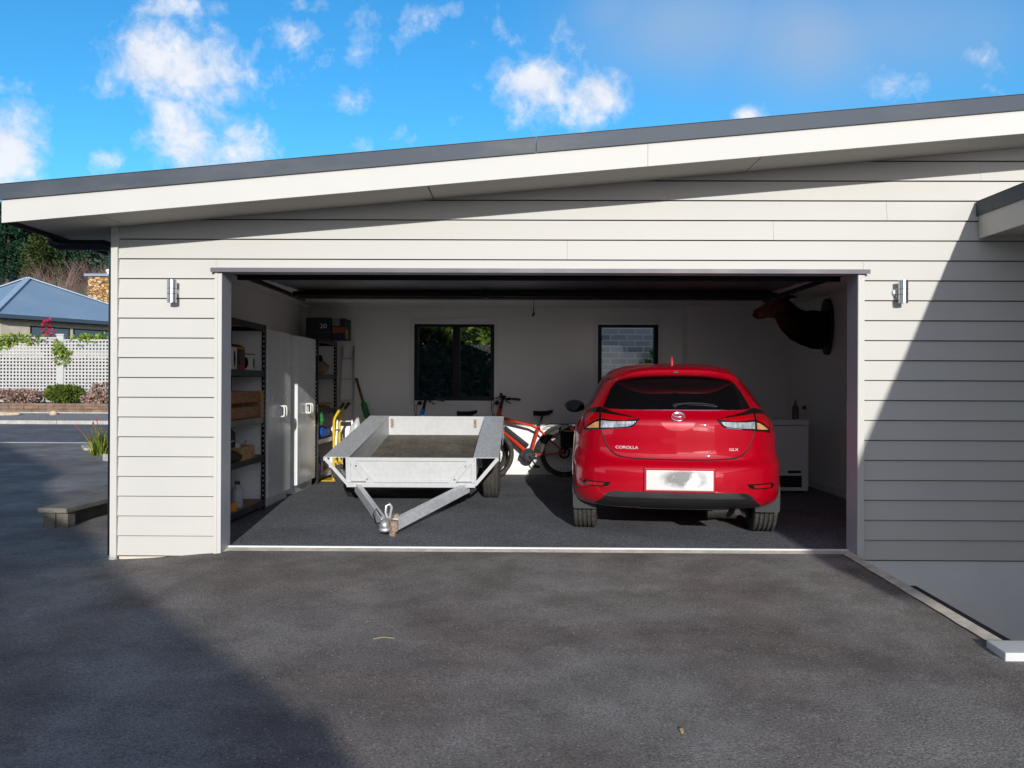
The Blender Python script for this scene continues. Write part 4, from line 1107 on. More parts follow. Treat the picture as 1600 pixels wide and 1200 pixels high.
# slatted crate
T = thing('wooden_crate', 'old reddish brown wooden crate with a gap between its slats on the shelf', 'crate', (-2.745, 1.52, .932))
L, Wd, h = 1.0, .32, .262
for s in (-1, 1):
    for z in (.01, .155): b = MB(); b.box(s * Wd / 2 - .009, s * Wd / 2 + .009, -L / 2, L / 2, z, z + .105); b.build('slat', M['crate_wood'], T, bevel=.002)
for y in (-L / 2 + .02, L / 2 - .02):
    b = MB(); b.box(-Wd / 2 + .01, Wd / 2 - .01, y - .012, y + .012, 0, h); b.build('end_board', M['box_wood'], T, bevel=.002)
    for s in (-1, 1): b = MB(); b.box(s * (Wd / 2 + .019) - .009, s * (Wd / 2 + .019) + .009, y - .03, y + .03, 0, h); b.build('batten', M['box_wood'], T, bevel=.002)
b = MB(); b.box(-Wd / 2 + .01, Wd / 2 - .01, -L / 2, L / 2, 0, .01); b.build('crate_floor', M['crate_wood'], T)
o = MB(); o.ell((0, 0, .05), (.06, .07, .05), 14, 10); o.tube([(0, 0, .05), (.03, .05, .10)], .02, 8)
o = o.build('glass_jar', mat('grey_glass', (.3, .32, .3), .15, var=.1), smooth=True); o.location = (-2.70, 1.72, .945); tag(o, 'greyish jar lying inside the wooden crate behind its gap', 'jar')
# lower shelf: dark machine, wooden box with odds and ends
T = thing('power_tool_case', 'black tool case standing on the third shelf behind the wooden box', 'case', (-2.76, 1.36, .552))
b = MB(); b.prism([(-.16, 0), (.16, 0), (.14, .25), (.05, .29), (-.15, .27)], lambda y, z: V((-.10, y, z)), lambda y, z: V((.10, y, z))); b.build('shell', M['black_pl'], T, bevel=.01)
b = MB(); b.tube([(.0, -.06, .28), (.0, -.05, .32), (.0, .05, .325), (.0, .06, .285)], .01, 8); b.build('handle', M['grey_pl'], T)
b = MB(); b.box(.10, .104, -.14, .10, .175, .185); b.build('trim_line', M['chrome'], T)
T = thing('wooden_box', 'small orange plywood box full of tins on the third shelf', 'box', (-2.66, 1.55, .552))
b = MB(); w, l, h = .20, .40, .125; t = .012
b.box(-w / 2, w / 2, -l / 2, l / 2, 0, t); 
b.build('box_floor', M['box_wood'], T)
for q in ((-w / 2, -w / 2 + t, -l / 2, l / 2), (w / 2 - t, w / 2, -l / 2, l / 2), (-w / 2 + t, w / 2 - t, -l / 2, -l / 2 + t), (-w / 2 + t, w / 2 - t, l / 2 - t, l / 2)):
    MB().box(*q, t, h).build('side_board', M['box_wood'], T, bevel=.002)
o = MB(); o.lathe([(0, 0), (.036, 0), (.036, .13), (.03, .14), (0, .14)], n=18); o = o.build('white_tin', M['card_white'], smooth=True, ang=40); o.location = (-2.66, 1.52, .565); tag(o, 'white tin standing in the plywood box', 'tin')
o = MB(); o.tube(arc([(-.03, -.06, .0), (.0, -.02, .06), (.02, .03, .09), (.01, .08, .11)], 6), .006, 6); o = o.build('cable_coil', mat('pink_cable', (.5, .2, .22), .5, var=0), smooth=True); o.location = (-2.64, 1.62, .61); tag(o, 'thin pink cable poking out of the plywood box', 'cable')
o = MB(); o.ell((0, 0, .055), (.09, .13, .055), 18, 10); o.ell((0.02, .10, .04), (.06, .07, .038), 14, 8); o = o.build('work_glove', M['rubber'], smooth=True); o.location = (-2.62, 1.22, .552); tag(o, 'dark work glove at the front edge of the third shelf', 'glove')
# bottom shelf
clear = mat('cloudy_plastic', (.42, .41, .45), .25, var=.15, vscale=8)
T = thing('plastic_bottle', 'cloudy plastic bottle with a dark cap on the bottom shelf', 'bottle', (-2.66, 1.55, .102))
b = MB(); b.lathe([(0, 0), (.048, .0), (.052, .01), (.052, .155), (.04, .185), (.022, .20), (.02, .222)], n=24); b.build('bottle', clear, T, smooth=True)
b = MB(); b.lathe([(.024, .215), (.024, .245), (.0, .245)], n=18); b.build('cap', mat('dark_cap', (.06, .02, .03), .5, var=0), T, smooth=True, ang=40)
o = MB(); o.lathe([(0, 0), (.036, 0), (.04, .07), (.033, .08), (0, .08)], n=20); o = o.build('orange_tub', mat('orange_tub', (.6, .22, .02), .5, var=.1), smooth=True, ang=40); o.location = (-2.62, 1.30, .102); tag(o, 'small orange tub beside the cloudy bottle', 'tub')
o = MB(); o.lathe([(0, 0), (.035, 0), (.035, .16), (.016, .2), (.016, .23), (0, .23)], n=20); o = o.build('spray_bottle', mat('red_bottle', (.4, .02, .03), .4, var=0, ), smooth=True, ang=40); o.location = (-2.66, 1.22, .102); tag(o, 'red bottle half hidden by the door jamb on the bottom shelf', 'bottle')

# the two white cupboards
def cupboard(label, y0, y1):
    T = thing('storage_cupboard', label, 'cupboard', (-2.75, (y0 + y1) / 2, 0), 0, 'white storage cupboards'); hl = (y1 - y0) / 2
    b = MB(); b.box(-.20, .178, -hl, hl, .10, 1.82); b.build('carcass', M['cab'], T, bevel=.002)
    b = MB(); b.box(-.20, .155, -hl + .002, hl - .002, 0, .10); b.build('plinth', M['cab'], T)
    for s in (-1, 1):
        b = MB(); b.box(.180, .198, min(.0015 * s, (hl - .001) * s), max(.0015 * s, (hl - .001) * s), .102, 1.818); d = b.build('door', M['cab'], T, bevel=.0015)
        b = MB(); y = s * .045; z = .975; rp = []
        for i in range(24):
            a_ = 2 * math.pi * i / 24; ex = .5
            rp.append(V((.228 + .030 * math.copysign(abs(math.cos(a_)) ** ex, math.cos(a_)), y, z + .056 * math.copysign(abs(math.sin(a_)) ** ex, math.sin(a_)))))
        b.tube(rp, .0085, 8, closed=True)
        b.build('handle', M['white_pl'], d, smooth=True)
cupboard('white two door cupboard standing next to the coffee shelf', 2.16, 3.0)
cupboard('white two door cupboard next to the yellow hand truck', 3.3, 4.15)

# cartons on top of the far shelving
def carton20(T, w, d, h):
    text_mb('20', .085, Matrix.Translation((.065, -d / 2 - .002, h * .60)) @ Matrix.Rotation(R(90), 4, 'X'), .001, 1.15).build('lettering', M['card_white'], T)
    b = MB(); b.box(-w / 2 + .06, w / 2 - .01, -d / 2 - .0015, -d / 2 - .0005, h * .32, h * .335); b.build('printed_rule', mat('blue_print', (.06, .10, .25), .6, var=0), T)
pack('carton', 'near black carton printed with a white 20 on the far shelving', -2.66, 4.95, 1.855, .33, .42, .285, mat('black_card', (.015, .016, .022), .6, var=.1), carton20, cat='carton')
def cartoncol(T, w, d, h):
    b = MB(); b.box(-w / 2 - .001, w / 2 + .001, -d / 2 - .002, -d / 2 - .0002, h * .30, h * .58); b.build('orange_print', mat('orange_print', (.25, .06, .015), .6, var=.8, vscale=60), T)
    b = MB(); b.box(w / 2 + .0002, w / 2 + .002, -d / 2 * .8, -d / 2 * .1, h * .05, h * .5); b.build('yellow_print', mat('yellow_print', (.45, .28, .02), .6, var=.4, vscale=30), T)
    b = MB(); b.box(-w / 2 + .0, w / 2 * .2, -d / 2 - .0015, -d / 2 - .0002, h * .65, h * 1.0); b.build('pale_print', mat('pale_print', (.20, .20, .20), .6, var=.3, vscale=40), T)
pack('carton', 'dark blue carton with orange and yellow print overhanging the far shelving', -2.40, 4.97, 1.855, .17, .40, .28, mat('navy_card', (.012, .015, .04), .6, var=.1), cartoncol, cat='carton')
# bits on the far shelving
def blob(name, label, cat, c, r, m, k=.25, seed=1):
    b = MB(); b.ell((0, 0, r[2]), r, 20, 14)
    for v in b.bm.verts:
        n_ = mnoise.noise(v.co * (2.2 / max(r)) + V((seed, 0, 0))); v.co = V((v.co.x * (1 + k * n_), v.co.y * (1 + k * n_), max(0, v.co.z * (1 + k * n_))))
    o = b.build(name, m, smooth=True); o.location = c; return tag(o, label, cat)
blob('cloth_bundle', 'tan cloth bundle on the second shelf of the far shelving', 'bundle', (-2.62, 4.72, 1.392), (.09, .12, .08), mat('tan_cloth', (.25, .17, .10), .9, var=.3), .35, 3)
blob('dark_bag', 'slumped black bag beside the tan cloth bundle', 'bag', (-2.74, 4.92, 1.392), (.12, .16, .13), M['black_pl'], .35, 5)
for i, (dy, dx_, h_) in enumerate(((0, 0, 0), (.02, -.06, .028), (-.02, .03, .056))):
    o = MB(); o.box(-.05, .05, -.45, .45, 0, .024); o = o.build('timber_offcut', M['box_wood'], bevel=.002); o.location = (-2.68 + dx_, 4.86 + dy, .934 + h_)
    tag(o, ('wide timber offcut at the bottom of the stack on the far shelving', 'timber offcut in the middle of the stack on the far shelving', 'timber offcut on top of the stack on the far shelving')[i], 'timber', 'timber offcuts on the far shelving')
blob('green_bag', 'green plastic bag on the far shelving above the blue tarpaulin', 'bag', (-2.60, 4.52, .72), (.07, .08, .085), M['green_pl'], .4, 8)
blob('blue_tarpaulin', 'folded bright blue tarpaulin on the third shelf of the far shelving', 'tarpaulin', (-2.64, 4.75, .552), (.12, .26, .08), mat('blue_tarp', (.01, .09, .42), .5, var=.3, vscale=12), .25, 2)
for i, (y, h_, c, lb) in enumerate(((4.42, .2, (.10, .12, .11), 'dark grey bottle on the bottom of the far shelving'), (4.56, .17, (.40, .37, .34), 'pale bottle on the bottom of the far shelving'), (4.70, .21, (.12, .07, .22), 'purple bottle on the bottom of the far shelving'))):
    o = MB(); o.lathe([(0, 0), (.045, 0), (.045, h_ * .65), (.02, h_ * .85), (.02, h_), (0, h_)], n=16); o = o.build('bottle', mat('bottle_plastic', c, .35, var=.1), smooth=True, ang=40); o.location = (-2.63, y, .102); tag(o, lb, 'bottle', 'bottles at the foot of the far shelving')

# yellow hand truck
T = thing('hand_truck', 'yellow hand truck with black grips standing by the far shelving', 'hand truck', (-2.42, 4.78, 0))
b = MB()
for y in (-.17, .17): b.tube(arc([(0, y, .02), (0, y, .35), (0, y, .72), (.01, y, .82), (.075, y, .94)], 5), .017, 10)
for z in (.22, .45, .66): b.tube([(0, -.17, z), (0, .17, z)], .012, 8)
b.build('frame', M['yellow'], T, smooth=True)
for y in (-.17, .17):
    b = MB(); b.tube([(.07, y, .932), (.13, y, 1.02)], .021, 10); b.build('grip', M['rubber'], T, smooth=True)
b = MB(); b.box(-.16, .02, -.18, .18, .0, .012); b.bar((.0, 0, .01), (-.03, 0, .09), .3, .006, (1, 0, 0)); b.build('toe_plate', M['yellow'], T)
for y in (-.2, .2):
    b = MB(); b.lathe([(.05, -.025), (.10, -.03), (.115, -.015), (.115, .015), (.10, .03), (.05, .025)], (.10, y, .115), (0, 1, 0), 24); w = b.build('wheel', M['rubber'], T, smooth=True)
    b = MB(); b.lathe([(0, -.03), (.03, -.03), (.055, -.02), (.055, .02), (0, .03)], (.10, y, .115), (0, 1, 0), 20); b.build('hub', M['white_pl'], w, smooth=True)
b = MB(); b.tube([(.10, -.2, .115), (.10, .2, .115)], .01, 8)
for y in (-.12, .12): b.tube([(0, y, .3), (.10, y, .115)], .01, 8)
b.build('axle', M['yellow'], T)
# ladder
T = thing('step_ladder', 'grey aluminium ladder leaning on the back wall beside the far shelving', 'ladder', (-2.42, 5.3, 0))
A = lambda t, x: V((x * .8 * (1 - .35 * t), lerp(-.12, .22, t), lerp(.0, 1.80, t)))
for s in (-1, 1): b = MB(); b.bar(A(0, s * .15), A(1, s * .15), .022, .06, (0, 1, 0)); b.build('rail', M['alu'], T)
for i in range(6): t = (i + .6) / 6.2; b = MB(); b.bar(A(t, -.15), A(t, .15), .05, .02); b.build('rung', M['alu'], T)
blob('plastic_bag', 'crumpled white plastic bag near the foot of the ladder', 'bag', (-2.26, 5.1, .0), (.12, .12, .36), mat('white_bag', (.6, .62, .63), .3, var=.15, vscale=10), .45, 4)
# spade
T = thing('garden_spade', 'spade with a brown shaft and green sleeve leaning on the back wall', 'spade', (-2.15, 5.4, 0))
p0, p1 = at(557, 592, 5.5) - V((-2.15, 5.4, 0)), at(585, 690, 5.42) - V((-2.15, 5.4, 0))
b = MB(); b.tube([p0, lerp(p0, p1, .5), p1], .019, 10); b.tube([lerp(p0, p1, -.01), lerp(p0, p1, .06)], .022, 10); b.build('shaft', mat('brown_shaft', (.12, .05, .025), .5, var=.2), T, smooth=True)
b = MB(); b.tube([lerp(p0, p1, .36), lerp(p0, p1, .40), lerp(p0, p1, .6), lerp(p0, p1, .64)], [.02, .042, .045, .02], 10); b.build('sleeve', M['green_pl'], T, smooth=True)
dd = (p1 - p0).normalized(); b = MB(); b.bar(p1, p1 + dd * .30, .19, .008, (0, 1, 0)); b.build('blade', M['black_steel'], T)

# chest freezer
T = thing('chest_freezer', 'white chest freezer with a dark vent grille behind the car', 'freezer', (2.8, 3.9, 0))
b = MB(); b.box(-.58, .58, -.33, .33, .035, .80); b.build('cabinet', M['cab'], T, bevel=.012)
b = MB(); b.box(-.585, .585, -.335, .335, .806, .872); b.build('lid', M['cab'], T, bevel=.014)
b = MB()
for i in range(7): b.box(.14, .49, -.338, -.329, .085 + i * .018, .095 + i * .018)
b.build('vent_grille', M['black_pl'], T)
b = MB(); b.box(.13, .50, -.333, -.3295, .08, .215); b.build('vent_recess', M['near_black'], T)
b = MB(); b.box(.34, .49, -.3335, -.3295, .245, .275); b.build('name_plate', M['black_pl'], T)
for x in (-.5, .5): b = MB(); b.box(x - .03, x + .03, -.3, .3, 0, .035); b.build('foot', M['black_pl'], T)
o = MB(); o.lathe([(0, 0), (.038, 0), (.038, .14), (.014, .18), (.014, .22), (0, .22)], n=20); o = o.build('bottle', mat('olive_bottle', (.05, .06, .03), .2, var=0), smooth=True, ang=40); o.location = (3.28, 3.75, .873); tag(o, 'dark olive bottle standing on the chest freezer', 'bottle')
def plate(name, label, y, z, dark):
    T = thing(name, label, name.split('_')[-1], (3.66, y, z))
    b = MB(); b.box(-.009, .0, -.06, .06, -.037, .037); b.build('face_plate', M['white_pl'], T, bevel=.003)
    for k in (-.03, .03): b = MB(); b.box(-.013, -.009, k - .008, k + .008, -.012, .012); b.build('rocker', M['white_pl'], T)
    if dark:
        b = MB(); b.box(-.05, -.0132, .005, .05, -.03, .015); p = b.build('plug', mat('red_plug', (.25, .03, .03), .4, var=0), T, bevel=.006)
        b = MB(); b.tube(arc([(-.04, .03, -.03), (-.05, .04, -.12), (-.03, .05, -.3)], 5), .004, 6); b.build('cord', M['white_pl'], p)
plate('power_socket', 'white wall socket with a red plug above the freezer', 4.46, 1.0, True)
plate('light_switch', 'white switch plate on the side wall near the door opening', 3.24, 1.02, False)

# the mounted animal head
T = thing('mounted_deer_head', 'dark brown mounted deer head looking left high on the side wall', 'trophy', (3.655, 3.7, 1.95))
O = V((3.655, 3.7, 1.95))
b = MB(); n = 28; pts = []
for i in range(n):
    a_ = 2 * math.pi * i / n; pts.append((.18 * math.cos(a_) * (1 + .12 * math.sin(a_)), .335 * math.sin(a_) + .02))
b.prism(pts, lambda y, z: V((-.001, y, z)), lambda y, z: V((-.045, y, z))); b.build('shield', mat('dark_timber', (.012, .008, .006), .4, var=.3), T, bevel=.008)
m, nt, bs = new_mat('deer_fur'); fur = m
tc = N(nt, 'ShaderNodeTexCoord'); sx_ = N(nt, 'ShaderNodeSeparateXYZ'); nt.links.new(tc.outputs['Object'], sx_.inputs[0])
mr_ = N(nt, 'ShaderNodeMapRange'); mr_.inputs[1].default_value = -.88; mr_.inputs[2].default_value = -.42; nt.links.new(sx_.outputs[0], mr_.inputs[0])
face = ramp(nt, mr_.outputs[0], [(0, (.10, .05, .03)), (.12, (.22, .10, .045)), (.45, (.16, .06, .025)), (.75, (.05, .025, .012)), (1, (.018, .011, .007))])
nt.links.new(mixcol(nt, 1., face, ramp(nt, tex(nt, 22, 5, .7, stretch=(.4, 1, 1)), [(.3, .45), (.7, 1.5)]), 'MULTIPLY'), bs.inputs['Base Color']); bs.inputs['Roughness'].default_value = .95; bs.inputs['Specular IOR Level'].default_value = .1
bp = N(nt, 'ShaderNodeBump', Strength=1., Distance=.01); nt.links.new(tex(nt, 70, 4, .7, stretch=(.3, 1, 1)), bp.inputs['Height']); nt.links.new(bp.outputs[0], bs.inputs['Normal'])
secs = [(1178, 493, 4, 3), (1181, 492, 8, 6), (1187, 489.5, 9.5, 8), (1196, 486, 10.5, 9), (1204, 483, 14, 12), (1213, 481, 17, 15), (1221, 482, 18, 15), (1228, 490, 19, 15), (1236, 500, 22, 18), (1247, 508, 25, 21), (1259, 512, 28, 24), (1272, 515, 30, 26), (1284, 516, 30, 26)]
cp_ = [at(u, v, 3.7) - O for u, v, a_, c in secs]
b = MB(); rows = []
for i, p in enumerate(cp_):
    d_ = (cp_[min(i + 1, len(cp_) - 1)] - cp_[max(i - 1, 0)]); d_.y = 0; d_.normalize(); u_ = V((-d_.z, 0, d_.x)); 
    k_ = .00761; ra, rb = secs[i][2] * k_, secs[i][3] * k_
    rows.append([b.bm.verts.new(p + u_ * ra * math.cos(2 * math.pi * k / 20) + V((0, 1, 0)) * rb * math.sin(2 * math.pi * k / 20)) for k in range(20)])
for A_, B_ in zip(rows, rows[1:]):
    for k in range(20): b._f([A_[k], A_[(k + 1) % 20], B_[(k + 1) % 20], B_[k]])
b._f(rows[0]); b._f(rows[-1])
hp = at(1219, 470, 3.7) - O
for s in (-1, 1):
    e = [hp + V((0, s * .07, .0)), hp + V((.05, s * .12, .03)), hp + V((.10, s * .17, .035)), hp + V((.15, s * .19, .02))]
    b.tube(e, [(.03, .02), (.05, .022), (.04, .016), (.006, .004)], 10)
bmesh.ops.subdivide_edges(b.bm, edges=b.bm.edges[:], cuts=1, use_grid_fill=True)
for v in b.bm.verts: v.co += V((mnoise.noise(v.co * 14), mnoise.noise(v.co * 14 + V((9, 0, 0))), mnoise.noise(v.co * 14 + V((0, 9, 0))))) * .008
body_ = b.build('deer_head', fur, T, smooth=True, ang=80)
for s in (-1, 1):
    ep = at(1203, 477, 3.7) - O; b = MB(); b.ell(ep + V((0, s * .085, .0)), (.016, .012, .016), 12, 8); b.build('eye', M['gloss_black'], T, smooth=True)
b = MB(); np_ = at(1178.5, 492, 3.7) - O; b.ell(np_, (.02, .028, .025), 12, 8); b.build('nose', M['black_pl'], T, smooth=True)

# wall lights outside
def wall_light(u, v, label):
    p = at(u, v, -.095)
    T = thing('wall_light', label, 'wall light', (p.x, -.022, p.z), 0, 'steel cylinder wall lights')
    b = MB(); b.tube([(0, -.073, -.085), (0, -.073, .085)], .034, 28); b.build('lamp_body', M['steel'], T, smooth=True, ang=40)
    for z in (.02, -.02): b = MB(); b.tube([(0, -.073, z - .0015), (0, -.073, z + .0015)], .0348, 28); b.build('joint_ring', M['dark_alu'], T)
    b = MB(); b.lathe([(0, 0), (.04, 0), (.04, .012), (.034, .016), (0, .016)], (-.012, .002, 0), (0, -1, 0), 28); b.build('back_plate', M['steel'], T, smooth=True, ang=40)
    b = MB(); b.tube([(-.005, -.01, 0), (0, -.045, 0)], .014, 12); b.build('arm', M['steel'], T)
    for z, d in ((.085, 1), (-.085, -1)): b = MB(); b.lathe([(0, 0), (.027, 0), (.027, .001 * d), (0, .001 * d)], (0, -.073, z), (0, 0, 1), 20); b.build('lens', M['gloss_black'], T)
wall_light(268.5, 455, 'steel cylinder wall light left of the garage opening')
wall_light(1411.5, 456, 'steel cylinder wall light right of the garage opening, near the shadow edge')
# ------------------------------------------------------------------ plants
def leafmat(name, col, var=.45, rough=.7, col2=None):
    m, nt, b = new_mat(name)
    g = N(nt, 'ShaderNodeNewGeometry')
    c = ramp(nt, g.outputs['Random Per Island'], [(0, [x * (1 - var) for x in col]), (.6, col), (1, col2 or [min(1, x * (1 + var)) for x in col])])
    nt.links.new(c, b.inputs['Base Color']); b.inputs['Roughness'].default_value = rough; b.inputs['Specular IOR Level'].default_value = .06
    return m
def rdir(r):
    while True:
        v = V((r.uniform(-1, 1), r.uniform(-1, 1), r.uniform(-1, 1)))
        if .05 < v.length < 1: return v.normalized()
def leaf(b, p, d, l, w, r, up=None):
    u = d.cross(rdir(r)).normalized() * w
    a = b.bm.verts.new(p - u * .15); c = b.bm.verts.new(p + d * l * .5 - u); e = b.bm.verts.new(p + d * l); f = b.bm.verts.new(p + d * l * .5 + u)
    b._f([a, c, e, f])
def foliage(b, c, rad, n, l, w, r, shell=.55, clumps=None):
    """leaves through an uneven volume made of clumps"""
    cl = clumps or [(V((r.gauss(0, .45), r.gauss(0, .45), r.gauss(0, .45))), r.uniform(.3, .6)) for _ in range(9)]
    for i in range(n):
        q, k = r.choice(cl); d = rdir(r); rr_ = k * (shell + (1 - shell) * r.random())
        p = V((c[0] + (q.x + d.x * rr_) * rad[0], c[1] + (q.y + d.y * rr_) * rad[1], c[2] + (q.z + d.z * rr_) * rad[2]))
        if p.z < c[2] - rad[2] * 1.05: continue
        leaf(b, p, (d + rdir(r) * .8).normalized(), l * r.uniform(.6, 1.3), w, r)

r = random.Random(11)
# conifers on the slope behind the houses
M['bark'] = mat('bark', (.10, .075, .055), .95, var=.3, vscale=6)
conif = leafmat('conifer_foliage', (.022, .058, .030), .5, .8); lightg = leafmat('olive_foliage', (.050, .070, .022), .6)
def conifer(x, y, h, w, m, label, seed, n=7500):
    r = random.Random(seed); z = hill_fn(x, y)
    T = thing('pine_tree', label, 'tree', (x, y, z - .1), 0, 'trees on the slope behind the houses')
    b = MB(); b.tube([(0, 0, 0), (.1, 0, h * .5), (0, .1, h * .95)], [.22, .14, .03], 8); b.build('trunk', M['bark'], T, smooth=True)
    b = MB()
    br = []
    for i in range(70):
        t = (i / 70) ** .9; zz = h * (.10 + .88 * t); a = r.uniform(0, 6.28); L = w * (1 - t) ** .75 * r.uniform(.55, 1.15) + .2
        br.append((V((0, 0, zz)), V((math.cos(a) * L, math.sin(a) * L, zz - L * .12))))
    for i in range(n):
        p, q = r.choice(br); s = r.uniform(.25, 1); c = lerp(p, q, s) + rdir(r) * w * .14
        leaf(b, c, ((q - p).normalized() + rdir(r) * .9).normalized(), r.uniform(.25, .55), .075, r)
    b.build('crown', m, T)
for i, (u, Y, h, w, m, lb) in enumerate(((-25, 86, 11, 3.2, conif, 'tall dark pine at the frame edge on the slope'), (12, 84, 8.8, 2.9, conif, 'dark pine whose top meets the roof corner'), (44, 88, 9.5, 2.8, conif, 'dark pine in the middle of the clump on the slope'), (72, 82, 7.8, 2.4, lightg, 'yellowish green pine beside the dark pines'), (98, 84, 8.6, 2.8, conif, 'dark pine behind the bare reddish trees'), (130, 90, 9.0, 3.0, conif, 'dark pine farthest along the slope towards the house corner'))):
    p = at(u, 420, Y); conifer(p.x, Y, h, w, m, lb, 20 + i)
# bare winter trees
twig = mat('reddish_twigs', (.17, .085, .080), .9, var=.35, vscale=3, col2=(.27, .17, .15)); twig2 = mat('grey_twigs', (.26, .19, .165), .9, var=.35, vscale=3)
def bare_tree(x, y, h, w, m, label, seed):
    r = random.Random(seed); z = hill_fn(x, y)
    T = thing('bare_tree', label, 'tree', (x, y, z - .1), 0, 'bare trees behind the neighbouring roof')
    b = MB(); b.tube([(0, 0, 0), (.05, .05, h * .25)], [.14, .10], 7); b.build('trunk', M['bark'], T)
    b = MB()
    def grow(p, d, L, rad, lev):
        q = p + d * L; mid = lerp(p, q, .5) + rdir(r) * L * .07
        b.tube([p, mid, q], [rad, rad * .8, rad * .55], 4 if lev < 2 else 3, caps=False)
        if lev >= 4: return
        for k in range((6, 5, 5, 5)[lev]):
            s = r.uniform(.35, 1); nd = (d + rdir(r) * .62 + V((0, 0, .18))).normalized()
            grow(lerp(p, q, s), nd, L * r.uniform(.5, .75), rad * .5, lev + 1)
    for k in range(4):
        a = r.uniform(0, 6.28); d = V((math.cos(a) * w / h * .55, math.sin(a) * w / h * .55, 1)).normalized(); grow(V((.05, .05, h * .22)), d, h * .36, .05, 0 if k == 0 else 1)
    for v in b.bm.verts: pass
    b.build('crown', m, T)
for i, (u, Y, h, w, m, lb) in enumerate(((62, 52, 6.8, 4.5, twig, 'bare reddish tree above the ridge of the blue roof'), (92, 50, 6.6, 4.5, twig2, 'bare greyish tree between the two reddish ones'), (122, 53, 7.6, 5, twig, 'bare reddish tree with pale forked stems left of the chimney'), (152, 50, 7.2, 4.5, twig2, 'bare greyish brown tree behind the stone chimney'), (172, 54, 8, 5, twig, 'bare reddish tree against the house corner'), (30, 56, 5, 4, twig, 'low bare tree at the foot of the pines'))):
    p = at(u, 440, Y); bare_tree(p.x, Y, h * 1.06, w, m, lb, 40 + i)

# ------------------------------------------------------------------ the neighbouring house
e1, e2 = V((.505, .863, 0)), V((-.863, .505, 0)); C0 = V((-18.36, 23.1, 3.72))
NB = thing('neighbour_house', 'low house with a blue grey metal hip roof behind the lattice fence', 'house', (C0.x, C0.y, .6))
def nb(a, c, z): return C0 + e1 * a + e2 * c + V((0, 0, z)) - V((C0.x, C0.y, .6))
P = nb(2.75, 2.75, 1.66)
m, nt, bs = new_mat('blue_roof_metal')
tc = N(nt, 'ShaderNodeTexCoord'); mp = N(nt, 'ShaderNodeMapping'); mp.inputs['Rotation'].default_value = (0, 0, R(-59.7)); wv = N(nt, 'ShaderNodeTexWave', Scale=6.5); nt.links.new(tc.outputs['Object'], mp.inputs[0]); nt.links.new(mp.outputs[0], wv.inputs['Vector'])
bp = N(nt, 'ShaderNodeBump', Strength=.25, Distance=.03); nt.links.new(wv.outputs[1], bp.inputs['Height']); nt.links.new(bp.outputs[0], bs.inputs['Normal'])
nt.links.new(mixcol(nt, ramp(nt, tex(nt, .8, 4, .6), [(.3, 0), (.7, 1)]), (.20, .29, .39), (.24, .33, .43)), bs.inputs['Base Color']); bs.inputs['Roughness'].default_value = .45
b = MB(); c4 = [nb(0, 0, 0), nb(7.2, 0, 0), nb(7.2, 6.2, 0), nb(0, 6.2, 0)]; dn = V((0, 0, -.06))
for i in range(4):
    p_, q_ = c4[i], c4[(i + 1) % 4]
    vs = [b.bm.verts.new(x) for x in (p_, q_, P, p_ + dn, q_ + dn, P + dn)]
    b._f([vs[0], vs[1], vs[2]]); b._f([vs[5], vs[4], vs[3]]); b._f([vs[0], vs[3], vs[4], vs[1]])
rf = b.build('roof', m, NB, fix=True)
b = MB()
for c_ in c4: b.bar(P + V((0, 0, .03)), c_ + V((0, 0, .03)), .22, .04)
b.build('ridge_cap', mat('ridge_metal', (.30, .40, .50), .4, var=.05), rf)
b = MB()
for i in range(4): b.bar(c4[i] + V((0, 0, -.09)), c4[(i + 1) % 4] + V((0, 0, -.09)), .14, .14)
b.build('gutter', mat('blue_gutter', (.045, .07, .11), .4, var=0), rf)
b = MB(); b.prism([(.5, .5), (6.7, .5), (6.7, 5.7), (.5, 5.7)], lambda a, c: nb(a, c, -3.6), lambda a, c: nb(a, c, -.15)); b.build('wall', mat('cream_brick', (.5, .45, .36), .85, var=.15, vscale=5), NB)
for a0, a1 in ((1.55, 3.05), (3.2, 6.3)):
    b = MB(); b.prism([(a0, -1.15), (a1, -1.15), (a1, -.35), (a0, -.35)], lambda a, z: nb(a, .47, z), lambda a, z: nb(a, .55, z)); w = b.build('window', M['dark_alu'], NB)
    b = MB(); b.prism([(a0 + .05, -1.1), (a1 - .05, -1.1), (a1 - .05, -.40), (a0 + .05, -.40)], lambda a, z: nb(a, .455, z), lambda a, z: nb(a, .469, z)); b.build('pane', mat('blue_pane', (.03, .07, .10), .06, var=0, spec=.8), w)
# stone chimney
stone = new_mat('honey_stone'); m, nt, bs = stone
vo = N(nt, 'ShaderNodeTexVoronoi', Scale=5.5); tc = N(nt, 'ShaderNodeTexCoord'); mp = N(nt, 'ShaderNodeMapping'); mp.inputs['Scale'].default_value = (1, 1, 1.7); nt.links.new(tc.outputs['Object'], mp.inputs[0]); nt.links.new(mp.outputs[0], vo.inputs['Vector'])
sp_ = N(nt, 'ShaderNodeSeparateColor'); nt.links.new(vo.outputs['Color'], sp_.inputs[0])
c = ramp(nt, sp_.outputs[0], [(0, (.22, .10, .04)), (.35, (.48, .24, .08)), (.7, (.55, .36, .16)), (1, (.62, .5, .33))])
vo2 = N(nt, 'ShaderNodeTexVoronoi', Scale=5.5, feature='DISTANCE_TO_EDGE'); nt.links.new(mp.outputs[0], vo2.inputs['Vector'])
k = ramp(nt, vo2.outputs['Distance'], [(.0, .25), (.08, 1)]); nt.links.new(mixcol(nt, 1., c, k, 'MULTIPLY'), bs.inputs['Base Color']); bs.inputs['Roughness'].default_value = .9
bp = N(nt, 'ShaderNodeBump', Strength=1., Distance=.06); nt.links.new(k, bp.inputs['Height']); nt.links.new(bp.outputs[0], bs.inputs['Normal']); M['stone'] = m
cz = at(137, 432, 31.5); cx1 = at(182, 432, 31.5)
